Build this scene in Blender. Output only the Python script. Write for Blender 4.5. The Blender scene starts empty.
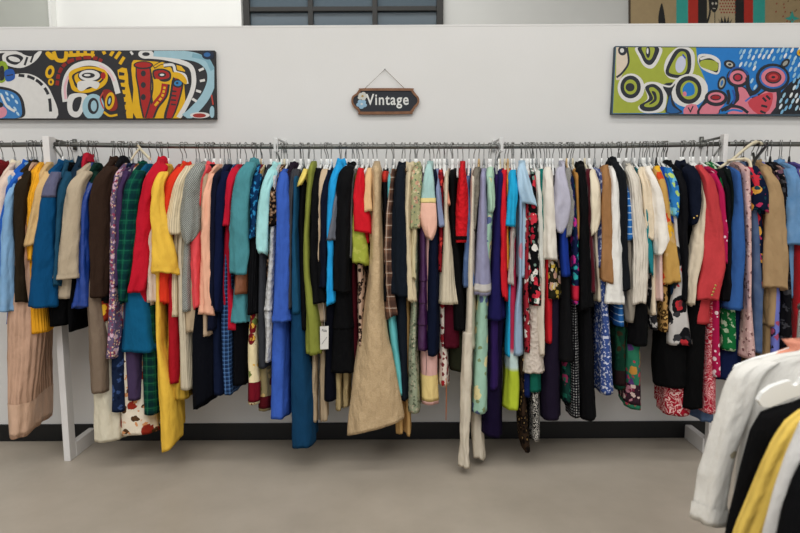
import bpy, bmesh, math, random
from mathutils import Vector, Matrix, noise
random.seed(7)
C = bpy.context.scene.collection
PI = math.pi
# ------------------------------------------------------------------ camera
CAM_H, PITCH, FOC = 1.43, math.radians(6.2), 600.0
YAW, ROLL = math.radians(0.0), math.radians(-0.3)
RAIL, WALL = 3.25, 3.50
cam = bpy.data.cameras.new('camera'); camo = bpy.data.objects.new('camera', cam); C.objects.link(camo)
RM = Matrix.Rotation(YAW, 3, 'Z') @ Matrix.Rotation(PI/2 - PITCH, 3, 'X') @ Matrix.Rotation(ROLL, 3, 'Z')
camo.matrix_world = Matrix.Translation((0, 0, CAM_H)) @ RM.to_4x4()
cam.sensor_width = 36; cam.lens = 36*FOC/800; cam.clip_start = .05
cam.dof.use_dof = True; cam.dof.focus_distance = 3.2; cam.dof.aperture_fstop = 2.8
bpy.context.scene.camera = camo

def P(px, py, y):
    """point of the place at distance y from the lens that the photograph shows at px, py"""
    d = RM @ Vector(((px-400)/FOC, -(py-266.5)/FOC, -1))
    k = y/d.y
    return Vector((d.x*k, y, CAM_H + d.z*k))

# ------------------------------------------------------------------ materials
def lin(h, g=1.0):
    h = h.lstrip('#'); o = []
    for i in (0, 2, 4):
        c = int(h[i:i+2], 16)/255
        c = c/12.92 if c <= .04045 else ((c+.055)/1.055)**2.4
        o.append(min(.9, c*g))
    return (*o, 1)
def dye(h, g=1.0):
    c = lin(h, g); l = .3*c[0]+.6*c[1]+.1*c[2]
    k = .48+.52*min(1, l/.32)**.5
    return (c[0]*k, c[1]*k, c[2]*k, 1)

class NT:
    def __init__(s, name, rough=.85, metal=0, spec=.3):
        s.m = bpy.data.materials.new(name); s.m.use_nodes = True
        s.t = s.m.node_tree; s.b = s.t.nodes['Principled BSDF']
        s.b.inputs['Roughness'].default_value = rough; s.b.inputs['Metallic'].default_value = metal
        s.b.inputs['Specular IOR Level'].default_value = spec
    def n(s, typ, ins={}, **kw):
        x = s.t.nodes.new(typ)
        for k, v in kw.items(): setattr(x, k, v)
        for k, v in ins.items():
            if isinstance(v, bpy.types.NodeSocket): s.t.links.new(v, x.inputs[k])
            else: x.inputs[k].default_value = v
        return x
    def uv(s): return s.n('ShaderNodeTexCoord').outputs['UV']
    def obj(s): return s.n('ShaderNodeTexCoord').outputs['Object']
    def math(s, op, a, b=0.0, c=None):
        ins = {0: a, 1: b}
        if c is not None: ins[2] = c
        return s.n('ShaderNodeMath', ins, operation=op).outputs[0]
    def mix(s, f, a, b):
        x = s.n('ShaderNodeMix', data_type='RGBA')
        for i, v in ((0, f), (6, a), (7, b)):
            if isinstance(v, bpy.types.NodeSocket): s.t.links.new(v, x.inputs[i])
            else: x.inputs[i].default_value = v
        return x.outputs[2]
    def color(s, c):
        if isinstance(c, bpy.types.NodeSocket): s.t.links.new(c, s.b.inputs['Base Color'])
        else: s.b.inputs['Base Color'].default_value = c
    def bump(s, h, strength, dist, prev=None):
        ins = {'Height': h, 'Strength': strength, 'Distance': dist}
        if prev is not None: ins['Normal'] = prev
        return s.n('ShaderNodeBump', ins).outputs[0]
    def normal(s, x): s.t.links.new(x, s.b.inputs['Normal'])

def plain(name, hexc, rough=.6, metal=0, spec=.4, g=1.0):
    a = NT(name, rough, metal, spec); a.color(lin(hexc, g)); return a.m

GAIN = 1.13
_fab = {}
def fabric(spec, seed):
    """procedural cloth: kind, colours, size"""
    key = (spec, )
    if key in _fab: return _fab[key]
    kind = spec[0]; col = [dye(c, GAIN) for c in spec[1:] if isinstance(c, str)]
    num = [c for c in spec[1:] if not isinstance(c, str)]
    a = NT('cloth ' + kind + ' ' + '-'.join(str(x) for x in spec[1:3]), .9, 0, .07)
    uv = a.uv()
    sep = a.n('ShaderNodeSeparateXYZ', {0: uv}); U, V = sep.outputs[0], sep.outputs[1]
    off = a.n('ShaderNodeVectorMath', {0: uv, 1: (seed*.37, seed*.61, 0)}, operation='ADD').outputs[0]
    base = col[0]; out = None
    wr, ws, weave = .85, 12.0, .25
    def noi(scale, detail=2, vec=None):
        return a.n('ShaderNodeTexNoise', {'Vector': vec or off, 'Scale': scale, 'Detail': detail}).outputs[0]
    def voro(scale, **kw):
        return a.n('ShaderNodeTexVoronoi', {'Vector': off, 'Scale': scale, **kw})
    def step(x, th): return a.math('GREATER_THAN', x, th)
    def stripes(x, period, duty, ph=0.0):
        f = a.math('FRACT', a.math('ADD', a.math('DIVIDE', x, period), ph+50))
        return a.math('LESS_THAN', f, duty)
    if kind == 'plaid':
        p = num[0]
        c1 = a.mix(a.math('MULTIPLY', stripes(U, p, .5), .55), base, col[1])
        c2 = a.mix(a.math('MULTIPLY', stripes(V, p, .5), .55), c1, col[1])
        c3 = a.mix(a.math('MULTIPLY', stripes(U, p, .08, .2), .7), c2, col[2])
        out = a.mix(a.math('MULTIPLY', stripes(V, p, .08, .2), .7), c3, col[2])
    elif kind == 'stripe':
        out = a.mix(stripes(V, num[0], num[1]), base, col[1])
    elif kind == 'pin':
        out = a.mix(a.math('MULTIPLY', stripes(U, num[0], num[1]), .6), base, col[1])
    elif kind == 'check':
        ck = a.n('ShaderNodeTexChecker', {'Vector': uv, 'Scale': num[0]}).outputs[1]
        out = a.mix(ck, base, col[1])
    elif kind == 'floral':
        sc = num[0]; dens = num[1] if len(num) > 1 else .5
        warp = a.n('ShaderNodeVectorMath', {0: off, 1: a.n('ShaderNodeVectorMath', {0: a.n('ShaderNodeTexNoise', {'Vector': off, 'Scale': sc*2.2}).outputs[1], 1: (.55/sc,)*3}, operation='MULTIPLY').outputs[0]}, operation='ADD').outputs[0]
        out = base
        for k, c in enumerate(col[1:]):
            v = a.n('ShaderNodeTexVoronoi', {'Vector': a.n('ShaderNodeVectorMath', {0: warp, 1: (k*1.7, k*.9, 0)}, operation='ADD').outputs[0], 'Scale': sc*(1+.35*k)})
            r = a.n('ShaderNodeSeparateColor', {0: v.outputs[1]}).outputs[0]
            rad = a.math('MULTIPLY', step(r, 1-dens), .46-.06*k)
            out = a.mix(a.math('LESS_THAN', v.outputs[0], rad), out, c)
        # petal hearts
        v = a.n('ShaderNodeTexVoronoi', {'Vector': warp, 'Scale': sc})
        out = a.mix(a.math('MULTIPLY', a.math('LESS_THAN', v.outputs[0], .13), .6), out, col[-1])
    elif kind == 'dots':
        v = a.n('ShaderNodeTexVoronoi', {'Vector': off, 'Scale': num[0], 'Randomness': num[1]})
        out = a.mix(a.math('LESS_THAN', v.outputs[0], .25), base, col[1])
    elif kind == 'leopard':
        v = voro(num[0]); d = a.math('ADD', v.outputs[0], a.math('MULTIPLY', noi(num[0]*2), .4))
        c1 = a.mix(a.math('LESS_THAN', d, .72), base, col[1])
        out = a.mix(a.math('LESS_THAN', d, .42), c1, col[2])
    elif kind == 'swirl':
        w = a.n('ShaderNodeTexNoise', {'Vector': off, 'Scale': num[0], 'Detail': 1, 'Distortion': 1.5}).outputs[0]
        out = base
        for k, c in enumerate(col[1:]):
            f = a.math('FRACT', a.math('ADD', a.math('MULTIPLY', w, 5.0+k), .37*k))
            out = a.mix(a.math('LESS_THAN', f, .33-.06*k), out, c)
    elif kind == 'grad':   # dyed in bands from neck to hem, z limits follow
        out = base; n0 = a.math('ADD', V, a.math('MULTIPLY', noi(9), num[-1]))
        for c, z in zip(col[1:], num[:-1]):
            f = a.n('ShaderNodeMapRange', {0: n0, 1: z+num[-1]*.5+.012, 2: z+num[-1]*.5-.012, 3: 0, 4: 1}).outputs[0]
            out = a.mix(f, out, c)
    elif kind == 'shimmer':
        out = a.mix(noi(150, 3), a.mix(.35, base, (.05, .035, .02, 1)), a.mix(.25, base, (.9, .85, .75, 1))); ws = 20; wr = .7
    elif kind == 'tweed':
        out = a.mix(noi(260, 1), base, col[1]); weave = .6
    elif kind == 'stained':
        c1 = a.mix(noi(260, 1), base, col[1]); weave = .6
        v = a.n('ShaderNodeTexVoronoi', {'Vector': off, 'Scale': 7.0}); q = a.n('ShaderNodeSeparateColor', {0: v.outputs[1]})
        sz = a.math('MULTIPLY', a.math('GREATER_THAN', q.outputs[0], .55), .11)
        f = a.math('LESS_THAN', a.math('ADD', v.outputs[0], a.math('MULTIPLY', noi(60, 2), .06)), sz)
        out = a.mix(a.math('MULTIPLY', f, .75), c1, a.mix(q.outputs[1], lin('5a534a'), lin('c8b068')))
    elif kind == 'denim':
        out = a.mix(a.math('MULTIPLY', noi(14, 5), .3), base, lin('b4c4d4'))
        ws = 11; weave = .5
    elif kind == 'print':
        w = noi(num[0], 3)
        out = a.mix(step(w, .56), base, col[1])
    if out is None: out = base
    # slight unevenness of dye
    hsv = a.n('ShaderNodeHueSaturation', {'Color': out, 'Saturation': .99, 'Value': a.math('ADD', a.math('MULTIPLY', noi(7, 3), .22), .89)})
    a.color(hsv.outputs[0])
    h = noi(ws, 4, a.n('ShaderNodeVectorMath', {0: off, 1: (1, .45, 1)}, operation='MULTIPLY').outputs[0])
    nr = a.bump(h, wr, .03)
    if kind == 'knit':
        rib = a.n('ShaderNodeTexWave', {'Vector': uv, 'Scale': 22, 'Distortion': .4}, bands_direction='X').outputs[1]
        nr = a.bump(rib, .6, .006, nr)
    elif kind == 'lace':
        nr = a.bump(a.n('ShaderNodeTexVoronoi', {'Vector': off, 'Scale': 45}).outputs[0], .8, .01, nr)
    elif kind == 'pleat':
        rib = a.n('ShaderNodeTexWave', {'Vector': uv, 'Scale': 9, 'Distortion': .6}, bands_direction='X').outputs[1]
        nr = a.bump(rib, .6, .012, nr)
    else:
        nr = a.bump(noi(420, 1), weave, .0012, nr)
    a.normal(nr)
    if kind in ('satin', 'leather'):
        a.b.inputs['Roughness'].default_value = .42; a.b.inputs['Specular IOR Level'].default_value = .5
    elif kind == 'shimmer':
        a.b.inputs['Roughness'].default_value = .5; a.b.inputs['Metallic'].default_value = .25
    else:
        a.b.inputs['Sheen Weight'].default_value = .35 if kind == 'velvet' else 0.0
        a.b.inputs['Sheen Roughness'].default_value = .4
    _fab[key] = a.m
    return a.m

# ------------------------------------------------------------------ objects
def empty(name, loc, label=None, cat=None, group=None):
    o = bpy.data.objects.new(name, None); C.objects.link(o); o.location = loc; o.empty_display_size = .05
    if label: tag(o, label, cat, group)
    return o
def tag(o, label, cat, group=None):
    o['label'] = label; o['category'] = cat
    if group: o['group'] = group
    return o
def link(name, me, mats, parent=None, loc=None):
    o = bpy.data.objects.new(name, me); C.objects.link(o)
    if mats is not None:
        for m in (mats if isinstance(mats, (list, tuple)) else [mats]): me.materials.append(m)
    if parent is not None: o.parent = parent
    if loc is not None: o.location = loc
    return o
def from_bm(name, bm, mats, parent=None, loc=None, smooth=False):
    bmesh.ops.recalc_face_normals(bm, faces=bm.faces[:])
    me = bpy.data.meshes.new(name); bm.to_mesh(me); bm.free()
    if smooth: me.polygons.foreach_set('use_smooth', [True]*len(me.polygons))
    return link(name, me, mats, parent, loc)
def bx(bm, lo, hi, bev=0, mi=0):
    r = bmesh.ops.create_cube(bm, size=1); vs = r['verts']
    for v in vs:
        v.co = Vector([lo[i] + (v.co[i]+.5)*(hi[i]-lo[i]) for i in range(3)])
    fs = list({f for v in vs for f in v.link_faces})
    for f in fs: f.material_index = mi
    if bev:
        es = list({e for v in vs for e in v.link_edges})
        bmesh.ops.bevel(bm, geom=es, offset=bev, segments=2, affect='EDGES', profile=.5)
def smooth_line(pts, n=6, closed=False):
    pts = [Vector(p) for p in pts]; out = []; N = len(pts)
    segs = N if closed else N-1
    for i in range(segs):
        p1, p2 = pts[i], pts[(i+1) % N]
        p0 = pts[i-1] if (closed or i > 0) else p1*2-p2
        p3 = pts[(i+2) % N] if (closed or i+2 < N) else p2*2-p1
        for k in range(n):
            t = k/n
            out.append(.5*((2*p1)+(p2-p0)*t+(2*p0-5*p1+4*p2-p3)*t*t+(3*p1-p0-3*p2+p3)*t**3))
    if not closed: out.append(pts[-1])
    return out
def tube(bm, pts, rad, seg=8, mi=0, sm=0, flat=1.0):
    if sm: pts = smooth_line(pts, sm)
    pts = [Vector(p) for p in pts]; rings = []; prev = None
    for i, p in enumerate(pts):
        t = (pts[min(i+1, len(pts)-1)]-pts[max(i-1, 0)]).normalized()
        ref = Vector((1, 0, 0)) if abs(t.x) < .9 else Vector((0, 0, 1))
        a = t.cross(ref).normalized(); b = t.cross(a).normalized()
        r = rad[i] if isinstance(rad, (list, tuple)) else rad
        rings.append([bm.verts.new(p + a*math.cos(2*PI*k/seg)*r + b*math.sin(2*PI*k/seg)*r*flat) for k in range(seg)])
    for q in range(len(rings)-1):
        for k in range(seg):
            f = bm.faces.new((rings[q][k], rings[q][(k+1) % seg], rings[q+1][(k+1) % seg], rings[q+1][k]))
            f.material_index = mi; f.smooth = True
    for rg in (rings[0], rings[-1]):
        f = bm.faces.new(rg); f.material_index = mi
def lerp(a, b, t): return a+(b-a)*t
def interp(xs, ys, x):          # xs falling
    if x >= xs[0]: return ys[0]
    for i in range(len(xs)-1):
        if x >= xs[i+1]:
            t = (xs[i]-x)/max(1e-6, xs[i]-xs[i+1])
            return lerp(ys[i], ys[i+1], t)
    return ys[-1]
def sstep(x): x = max(0, min(1, x)); return x*x*(3-2*x)

# ------------------------------------------------------------------ cloth surfaces
def ridge(x, y, z): return .5-2*math.sqrt(noise.noise(Vector((x, y, z)))**2+.004)
class Cloth:
    """a hanging tube of cloth; fn(z) gives (front point, back point, front half thickness, back half thickness)"""
    def __init__(s, ztop, zbot, fn, fold=.006, seed=0, nper=60, wr=.006, slant=0):
        s.slant = slant
        s.zt, s.zb, s.fn, s.fold, s.seed, s.n, s.wr = ztop, zbot, fn, fold, seed, nper, wr
        R = random.Random(seed)
        s.ks = [(R.choice((4, 6)), R.uniform(0, 6.3), R.uniform(-3, 3)), (R.choice((8, 10)), R.uniform(0, 6.3), R.uniform(-4, 4)), (R.choice((14, 16)), R.uniform(0, 6.3), R.uniform(-5, 5))]
        s.tilt = R.uniform(-.012, .012)
    def ring(s, z, off=0, rip=0, shrink=1.0, dz=0):
        F, B, bf, bb = s.fn(z)
        ax = F-B; L = ax.length; d = ax/L; nrm = Vector((-d.y, d.x))
        dn = (s.zt-z)/max(.05, s.zt-s.zb); out = []
        for k in range(s.n):
            t = 2*PI*k/s.n; c, sn = math.cos(t), math.sin(t); q = (1+c)/2
            prof = (bb+(bf*1.32-bb)*sstep(q)**1.3)
            v = math.copysign(abs(sn)**.75, sn)*prof
            f = 0
            for (kk, ph, dr), am in zip(s.ks, (1, .7, .3)):
                a_ = kk*t*.5+ph+dr*z+.7*noise.noise(Vector((c*1.5+s.seed*.7, sn*1.5, z*3)))
                f += am*(.75*math.sin(2*a_)+.45*(.66-math.sqrt(math.sin(a_)**2+.06)))
            amp = min(s.fold*2.1, .36*bf)*(.12+.88*dn)
            w = noise.noise(Vector((c*1.6+s.seed, sn*1.6, z*5.5)))*s.wr*1.0 + ridge(c*2.4+s.seed, sn*2.4, z*9+c*1.5)*s.wr*.6
            hemw = .006*noise.noise(Vector((c*2.2, sn*2.2, s.seed*3.1)))*max(0, dn-.6)*2.5
            e = f*amp*.55+w+off
            if rip: e += rip*math.sin(21*t+s.seed)
            p = B+d*(L*.5*(1+c*shrink)+c*e*.6)+nrm*(v*shrink+(e*sn if abs(sn) > .05 else 0))
            out.append(Vector((p.x, p.y, z+dz+hemw+s.tilt*(2*q-1)*max(0, dn-.6)+s.slant*sn*min(1, max(0, dn))**4)))
        return out
    def mesh(s, name, z0, z1, org, mat, parent, off=0, rip=0, step=.018, cap=True, lip=True, flare=0):
        n = max(3, int((z0-z1)/step)+1); rings = []
        if cap: rings.append(s.ring(z0, -.004, 0, .82, -.012))
        for i in range(n+1):
            u = i/n
            rings.append(s.ring(lerp(z0, z1, u), off+flare*u, rip*u))
        if lip: rings.append(s.ring(z1, off+flare-.006, rip*.7, .95, .012)); rings.append(s.ring(z1+.02, off-.008, 0, .9, .01))
        return sheet(name, rings, org, mat, parent)
def sheet(name, rings, org, mat, parent, close_top=False):
    verts = []; faces = []; uvs = []; n = len(rings[0]); org = Vector(org)
    arc = []
    for rg in rings:
        a = [0.0]
        for k in range(n): a.append(a[-1]+(rg[(k+1) % n]-rg[k]).length)
        arc.append(a)
    for rg in rings: verts += [tuple(v-org) for v in rg]
    for i in range(len(rings)-1):
        for k in range(n):
            k2 = (k+1) % n
            faces.append((i*n+k, (i+1)*n+k, (i+1)*n+k2, i*n+k2))
            for (r, kk) in ((i, k), (i+1, k), (i+1, k+1), (i, k+1)):
                a = arc[r]; x = a[kk]
                x = x if k < n/2 else x-a[n]
                uvs.append((x, rings[r][kk % n].z))
    if close_top:
        verts.append(tuple(sum(rings[0], Vector())/n-org)); c = len(verts)-1
        for k in range(n):
            faces.append((k, (k+1) % n, c)); uvs += [(0, rings[0][k].z)]*3
    me = bpy.data.meshes.new(name); me.from_pydata(verts, [], faces); me.update()
    ul = me.uv_layers.new(name='UVMap'); ul.data.foreach_set('uv', [c for u in uvs for c in u])
    me.polygons.foreach_set('use_smooth', [True]*len(me.polygons))
    return link(name, me, mat, parent)

class Sleeve:
    """st: list of (centre Vector3, half width, half depth); ax = horizontal direction of the width"""
    def __init__(s, st, ax, seed, wr=.005, n=38, fold=.007):
        s.st, s.ax, s.seed, s.wr, s.n, s.fold = st, ax, seed, wr, n, fold
        s.ay = Vector((ax.y, -ax.x)); R = random.Random(seed+99)
        s.ph = [R.uniform(0, 6.3) for _ in range(4)]; s.sl = R.uniform(-.014, .014); s.sd = R.uniform(-.012, .018)
        s.len = [0]
        for a, b in zip(st, st[1:]): s.len.append(s.len[-1]+(b[0]-a[0]).length)
    def at(s, l):
        for i in range(len(s.len)-1):
            if l <= s.len[i+1] or i == len(s.len)-2:
                t = (l-s.len[i])/max(1e-6, s.len[i+1]-s.len[i]); t = min(1, max(0, t))
                a, b = s.st[i], s.st[i+1]
                return a[0].lerp(b[0], t), lerp(a[1], b[1], t), lerp(a[2], b[2], t)
    def sm(s, l):          # smoothed stations
        r = [s.at(max(0, min(s.len[-1], l+d))) for d in (-.03, -.015, 0, .015, .03)]
        e = s.len[-1]-l
        if e < .03: return s.at(l)
        c = sum((x[0] for x in r), Vector())/5
        return c, sum(x[1] for x in r)/5, sum(x[2] for x in r)/5
    def ring(s, l, off=0, k=1.0, dz=0, rip=0):
        c, hw, hd = s.sm(l); out = []; L = s.len[-1]; u = l/L
        for i in range(s.n):
            t = 2*PI*i/s.n; ct, sn = math.cos(t), math.sin(t)
            w = noise.noise(Vector((ct*1.4+s.seed*1.3, sn*1.4, l*7)))*s.wr*1.25 + ridge(ct*1.6+s.seed, sn*1.6+l*3, l*11)*s.wr*.9
            fo = min(s.fold*1.5, .4*hw)
            e = w*min(1, l*12)+off+fo*(math.sin(3*t+s.ph[0]+l*2.5)+.6*math.sin(5*t+s.ph[1]-l*4)+.5*(.66-math.sqrt(math.sin(3*t+s.ph[2]+l*4)**2+.08)))*(.15+.85*u)*.6
            hz = (s.sl*sn+s.sd*ct+.005*noise.noise(Vector((ct*2, sn*2, s.seed))))*max(0, (u-.55)/.45)
            if rip: e += rip*math.sin(9*t+s.ph[2])
            a = math.copysign(abs(ct)**.85, ct)*hd*k + ct*e; b = math.copysign(abs(sn)**.85, sn)*hw*k + sn*e
            out.append(Vector((c.x+s.ay.x*a+s.ax.x*b, c.y+s.ay.y*a+s.ax.y*b, c.z+dz+hz)))
        return out
    def mesh(s, name, org, mat, parent, l0=0, l1=None, off=0, rip=0, lip=True, flare=0, close=True):
        L = s.len[-1]; l1 = L if l1 is None else l1
        n = max(3, int((l1-l0)/.014)); rings = []
        for i in range(n+1): rings.append(s.ring(lerp(l0, l1, i/n), off+flare*i/n, 1.0, 0, rip*i/n))
        if lip: rings.append(s.ring(l1, off+flare-.004, .94, .010)); rings.append(s.ring(max(0, l1-.02), off-.005, .86, .0))
        return sheet(name, rings, org, mat, parent, close)

# ------------------------------------------------------------------ hangers
M_CHROME = plain('hook steel', '8a8a88', .3, 1)
M_WHITEP = plain('white plastic', 'efefec', .35)
M_CREAMP = plain('cream plastic', 'd8cdb0', .4)
M_BLACKP = plain('black plastic', '161616', .4)
M_WOODH = plain('pale hanger wood', 'c8a878', .5)
a_ = NT('clear plastic', .15, 0, .5); a_.color(lin('c4c8c8')); a_.b.inputs['Transmission Weight'].default_value = .5; M_CLEARP = a_.m
HM = {'w': (M_WHITEP, 'white plastic hanger'), 'c': (M_CLEARP, 'clear plastic hanger'), 'k': (M_BLACKP, 'black plastic hanger'), 'd': (M_WOODH, 'pale wooden hanger'), 'b': (M_CREAMP, 'cream plastic hanger')}
_hm = {}
def hanger_meshes(kind, L):
    L = round(L/.02)*.02; key = (kind, L)
    if key in _hm: return _hm[key]
    bm = bmesh.new(); r = .0205
    pts = [(0, r*math.sin(t), r*math.cos(t)) for t in [math.radians(x) for x in (95, 70, 45, 20, 0, -30, -60, -90, -120)]]
    # over the rail, down its near side and back under it to the neck
    pts += [(0, -.008, -.030), (0, 0, -.044), (0, 0, -.082)]
    tube(bm, pts, .0022, 6, 0, 3)
    me1 = bpy.data.meshes.new('hook'); bm.to_mesh(me1); bm.free(); me1.materials.append(M_CHROME)
    bm = bmesh.new()
    pts = [(0, 0, -.064), (0, 0, -.075), (0, 0, -.102)]; tube(bm, pts, [.0045, .006, .0085], 8)
    for sgn in (-1, 1):
        tube(bm, [(0, 0, -.096), (0, sgn*.03, -.105), (0, sgn*.08, -.124), (0, sgn*(L*.75), -.142), (0, sgn*L, -.163), (0, sgn*(L+.004), -.172)],
             [.0085, .009, .008, .0075, .0075, .006]*1 if False else .0062, 8, 0, 0, 1.0)
    if kind in ('w', 'c', 'b'):
        tube(bm, [(0, -L, -.172), (0, 0, -.176), (0, L, -.172)], .0045, 6)
    bmesh.ops.recalc_face_normals(bm, faces=bm.faces[:])
    me2 = bpy.data.meshes.new('shoulder_bar'); bm.to_mesh(me2); bm.free(); me2.materials.append(HM[kind][0])
    _hm[key] = (me1, me2); return _hm[key]
def hanger(kind, loc, yaw, L, label, group='hangers on the clothes rails'):
    e = empty('clothes_hanger', loc, label, 'hanger', group); e.rotation_euler = (0, 0, yaw)
    a, b = hanger_meshes(kind, L)
    for nm, me in (('hook', a), ('shoulder_bar', b)):
        o = bpy.data.objects.new(nm, me); C.objects.link(o); o.parent = e
        if nm == 'hook': o.rotation_euler = (0, 0, random.uniform(-.5, .5))
    return e

# rail height along the wall
RP = [(-400, 144.5), (0, 145), (54, 144.2), (160, 146), (280, 146.7), (400, 146.6), (497, 146.5), (620, 145.8), (722, 144.0), (800, 144.2), (1200, 144)]
RW = [P(x, y, RAIL) for x, y in RP]
def rail_z(x):
    for a, b in zip(RW, RW[1:]):
        if x <= b.x: return lerp(a.z, b.z, (x-a.x)/(b.x-a.x))
    return RW[-1].z
M_BUTTON_G = plain('brass button', 'c8a860', .3, .9)
M_BUTTON_W = plain('white button', 'e8e4dc', .35)

SEED = [0]
SHOW = {131, 214, 224, 276, 287, 357, 363, 373, 394, 437, 531, 547, 662, 701, 707, 713, 724, 628, 645}
def short(label): return label
def G(name, label, cat, spec, hx, r, S=None, B=None, hg='w', group=None, nk=.052, zn=.096, fold=.006, wr=.005,
      collar=False, cuff=None, hem=None, sband=None, ruffle=None, tiers=(), buttons=(), hl=None, legs=None, sd=.045, back=True, extra=None, bodyr=None, slant=0, legd=.02):
    """a garment on its own hanger. hx: where its hook crosses the rail; r: how far its near edge stands out from the rail;
    S / B: measured widths of the near sleeve and of the near edge of the body down the garment"""
    SEED[0] += 1; sd_ = SEED[0]
    mat = fabric(spec, sd_ % 7)
    if hg == 'w' and hx > 300 and sd_ % 4 == 1 and hx not in SHOW: hg = 'c'
    if hg == 'w' and not collar and zn == .096 and hx in SHOW: zn, nk = .120, .092
    if zn == .096 and 290 < hx < 700 and not collar: zn = .116
    hk = P(hx, 146, RAIL); hk.z = rail_z(hk.x)
    rb = bodyr if bodyr else (r-.05 if S else r); rk = min(rb, .165)
    nm = label.split(' ')
    org = Vector((hk.x, RAIL, hk.z-.088))
    root = empty(name, org, label, cat, group or 'clothes hanging on the rails')
    if B is None: B = [(s[0], s[1]+(s[2]-s[1])*.2, s[1]+(s[2]-s[1])*.8) for s in S]
    if B[0][0] > 181: B = [(176, lerp(B[0][1], B[0][2], .3), lerp(B[0][1], B[0][2], .7))]+list(B)
    Y = RAIL-rb
    zs, fx, hw = [], [], []
    for (py, xl, xr) in B:
        p, q = P(xl, py, Y+.02), P(xr, py, Y+.02)
        zs.append((p.z+q.z)/2); fx.append((p.x+q.x)/2); hw.append(max(.012, (q.x-p.x)/2))
    znk = hk.z-zn; zsh = min(zs[0], znk-.04)
    zs[0] = zsh
    if len(zs) > 1 and zs[1] > zsh-.01: zs[1] = zsh-.02
    fsh = fx[0]
    def fn(z, zs=zs, fx=fx, hw=hw):
        if z >= zsh:
            t = (znk-z)/(znk-zsh); t = max(0, min(1, t)); u = nk+(rb-nk)*t**.85
            dx = (fsh-hk.x)/rb
            F = Vector((hk.x+dx*u, RAIL-u)); kb = min(u, rk)
            return F, Vector((hk.x-dx*kb, RAIL+kb)), lerp(.012, hw[0]/1.15, t**1.4), .011
        x = h = 0
        for dzz in (-.02, -.01, 0, .01, .02):
            zz = min(zsh, max(zs[-1], z+dzz*(1 if z-zs[-1] > .02 else 0)))
            x += interp(zs, fx, zz)/5; h += interp(zs, hw, zz)/5
        F = Vector((x, Y)); dx = (fsh-hk.x)/rb
        Bk = Vector((hk.x-dx*rk+.55*(x-fsh), RAIL+rk))
        return F, Bk, h, .012+.012*min(1, (zsh-z)/.8)
    cl = Cloth(znk, zs[-1], fn, fold, sd_, wr=wr, slant=slant)
    cl.mesh('body', znk, zs[-1], org, mat, root)
    d2 = Vector((fsh-hk.x, -rb)); yaw = math.atan2(d2.y, d2.x)+PI/2
    dirv = d2.normalized()
    if hem:
        for (y0, y1, sp, nmh) in hem:
            z0, z1 = P(0, y0, Y).z, max(zs[-1]-.001, P(0, y1, Y).z)
            o = cl.mesh(nmh, z0, z1, org, fabric(sp, sd_ % 5), root, .0025, 0, .02, False, True)
            o['label'] = nmh.replace('_', ' ')
    if ruffle:
        for (y0, y1, fl) in ruffle:
            z0, z1 = P(0, y0, Y).z, P(0, y1, Y).z
            cl.mesh('ruffle', z0, z1, org, mat, root, .001, .007, .01, False, True, fl)
    if collar:
        rings = []
        for (kz, kn, kt) in ((-.022, 1.0, .020), (-.004, .95, .019), (.012, .84, .015), (.013, .92, .021), (-.010, 1.25, .029), (-.024, 1.42, .033)):
            rg = []
            for k in range(28):
                t = 2*PI*k/28
                p = Vector((hk.x, RAIL))+dirv*math.cos(t)*nk*kn+Vector((-dirv.y, dirv.x))*math.sin(t)*kt
                rg.append(Vector((p.x, p.y, znk+kz+.004*math.sin(3*t+sd_)-abs(math.cos(t))*.012*(1 if kn > 1 else 0))))
            rings.append(rg)
        o = sheet('collar', rings, org, fabric(collar, 1) if isinstance(collar, tuple) else mat, root)
    def mk_sleeve(st, ax, seed, nm='sleeve'):
        sl = Sleeve(st, ax, seed, wr)
        o = sl.mesh(nm, org, mat, root)
        return sl, o
    def extras(sl, o):
        if cuff:
            L = sl.len[-1]; c = sl.mesh('cuff', org, fabric(cuff[1], 2) if len(cuff) > 1 else mat, o, L-cuff[0], L+0, .003, 0, True, .001, False)
        if sband:
            for (l0, l1, sp) in sband:
                L = sl.len[-1]; sl.mesh('sleeve_band', org, fabric(sp, 2), o, L*l0, L*l1, .0025, 0, True, 0, False)
    if S:
        st = []; ys = RAIL-r+sd
        p0 = Vector((hk.x, RAIL))+dirv*max(.05, rb-.06)
        st.append((Vector((p0.x, p0.y, lerp(znk, zsh, .7)-.012)), .014, .030))
        ax = Vector((-dirv.y, dirv.x)) if dirv.y < 0 else Vector((dirv.y, -dirv.x))
        ax = Vector((1, 0)) if abs(dirv.x) > .6 else Vector((abs(dirv.y), 0 if dirv.y == 0 else -dirv.x*math.copysign(1, dirv.y))).normalized()
        for i, (py, xl, xr) in enumerate(S):
            p, q = P(xl, py, ys-.02), P(xr, py, ys-.02)
            c = (p+q)/2
            if i == 0 and len(S) > 2: c.y += .03
            c.y = ys+(.03 if i == 0 and len(S) > 2 else 0)
            st.append((c, max(.010, (q.x-p.x)/2), sd*(.8 if i == 0 else 1)))
        if st[1][0].z > st[0][0].z: st[0] = (Vector((st[0][0].x, st[0][0].y, st[1][0].z+.012)), .012, .028)
        sl, o = mk_sleeve(st, ax, sd_); extras(sl, o)
        if back:
            f, bk, h, b_ = fn(zsh-.01); L = sl.len[-1]
            stb = [(Vector((bk.x, RAIL+rk-.05, zsh+.015)), .012, .025), (Vector((bk.x, RAIL+rk-.01, zsh-.03)), .02, .035), (Vector((bk.x+.01, RAIL+rk+.005, zsh+.01-L*.85)), .022, .04)]
            sl2, o2 = mk_sleeve(stb, ax, sd_+500)
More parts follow.
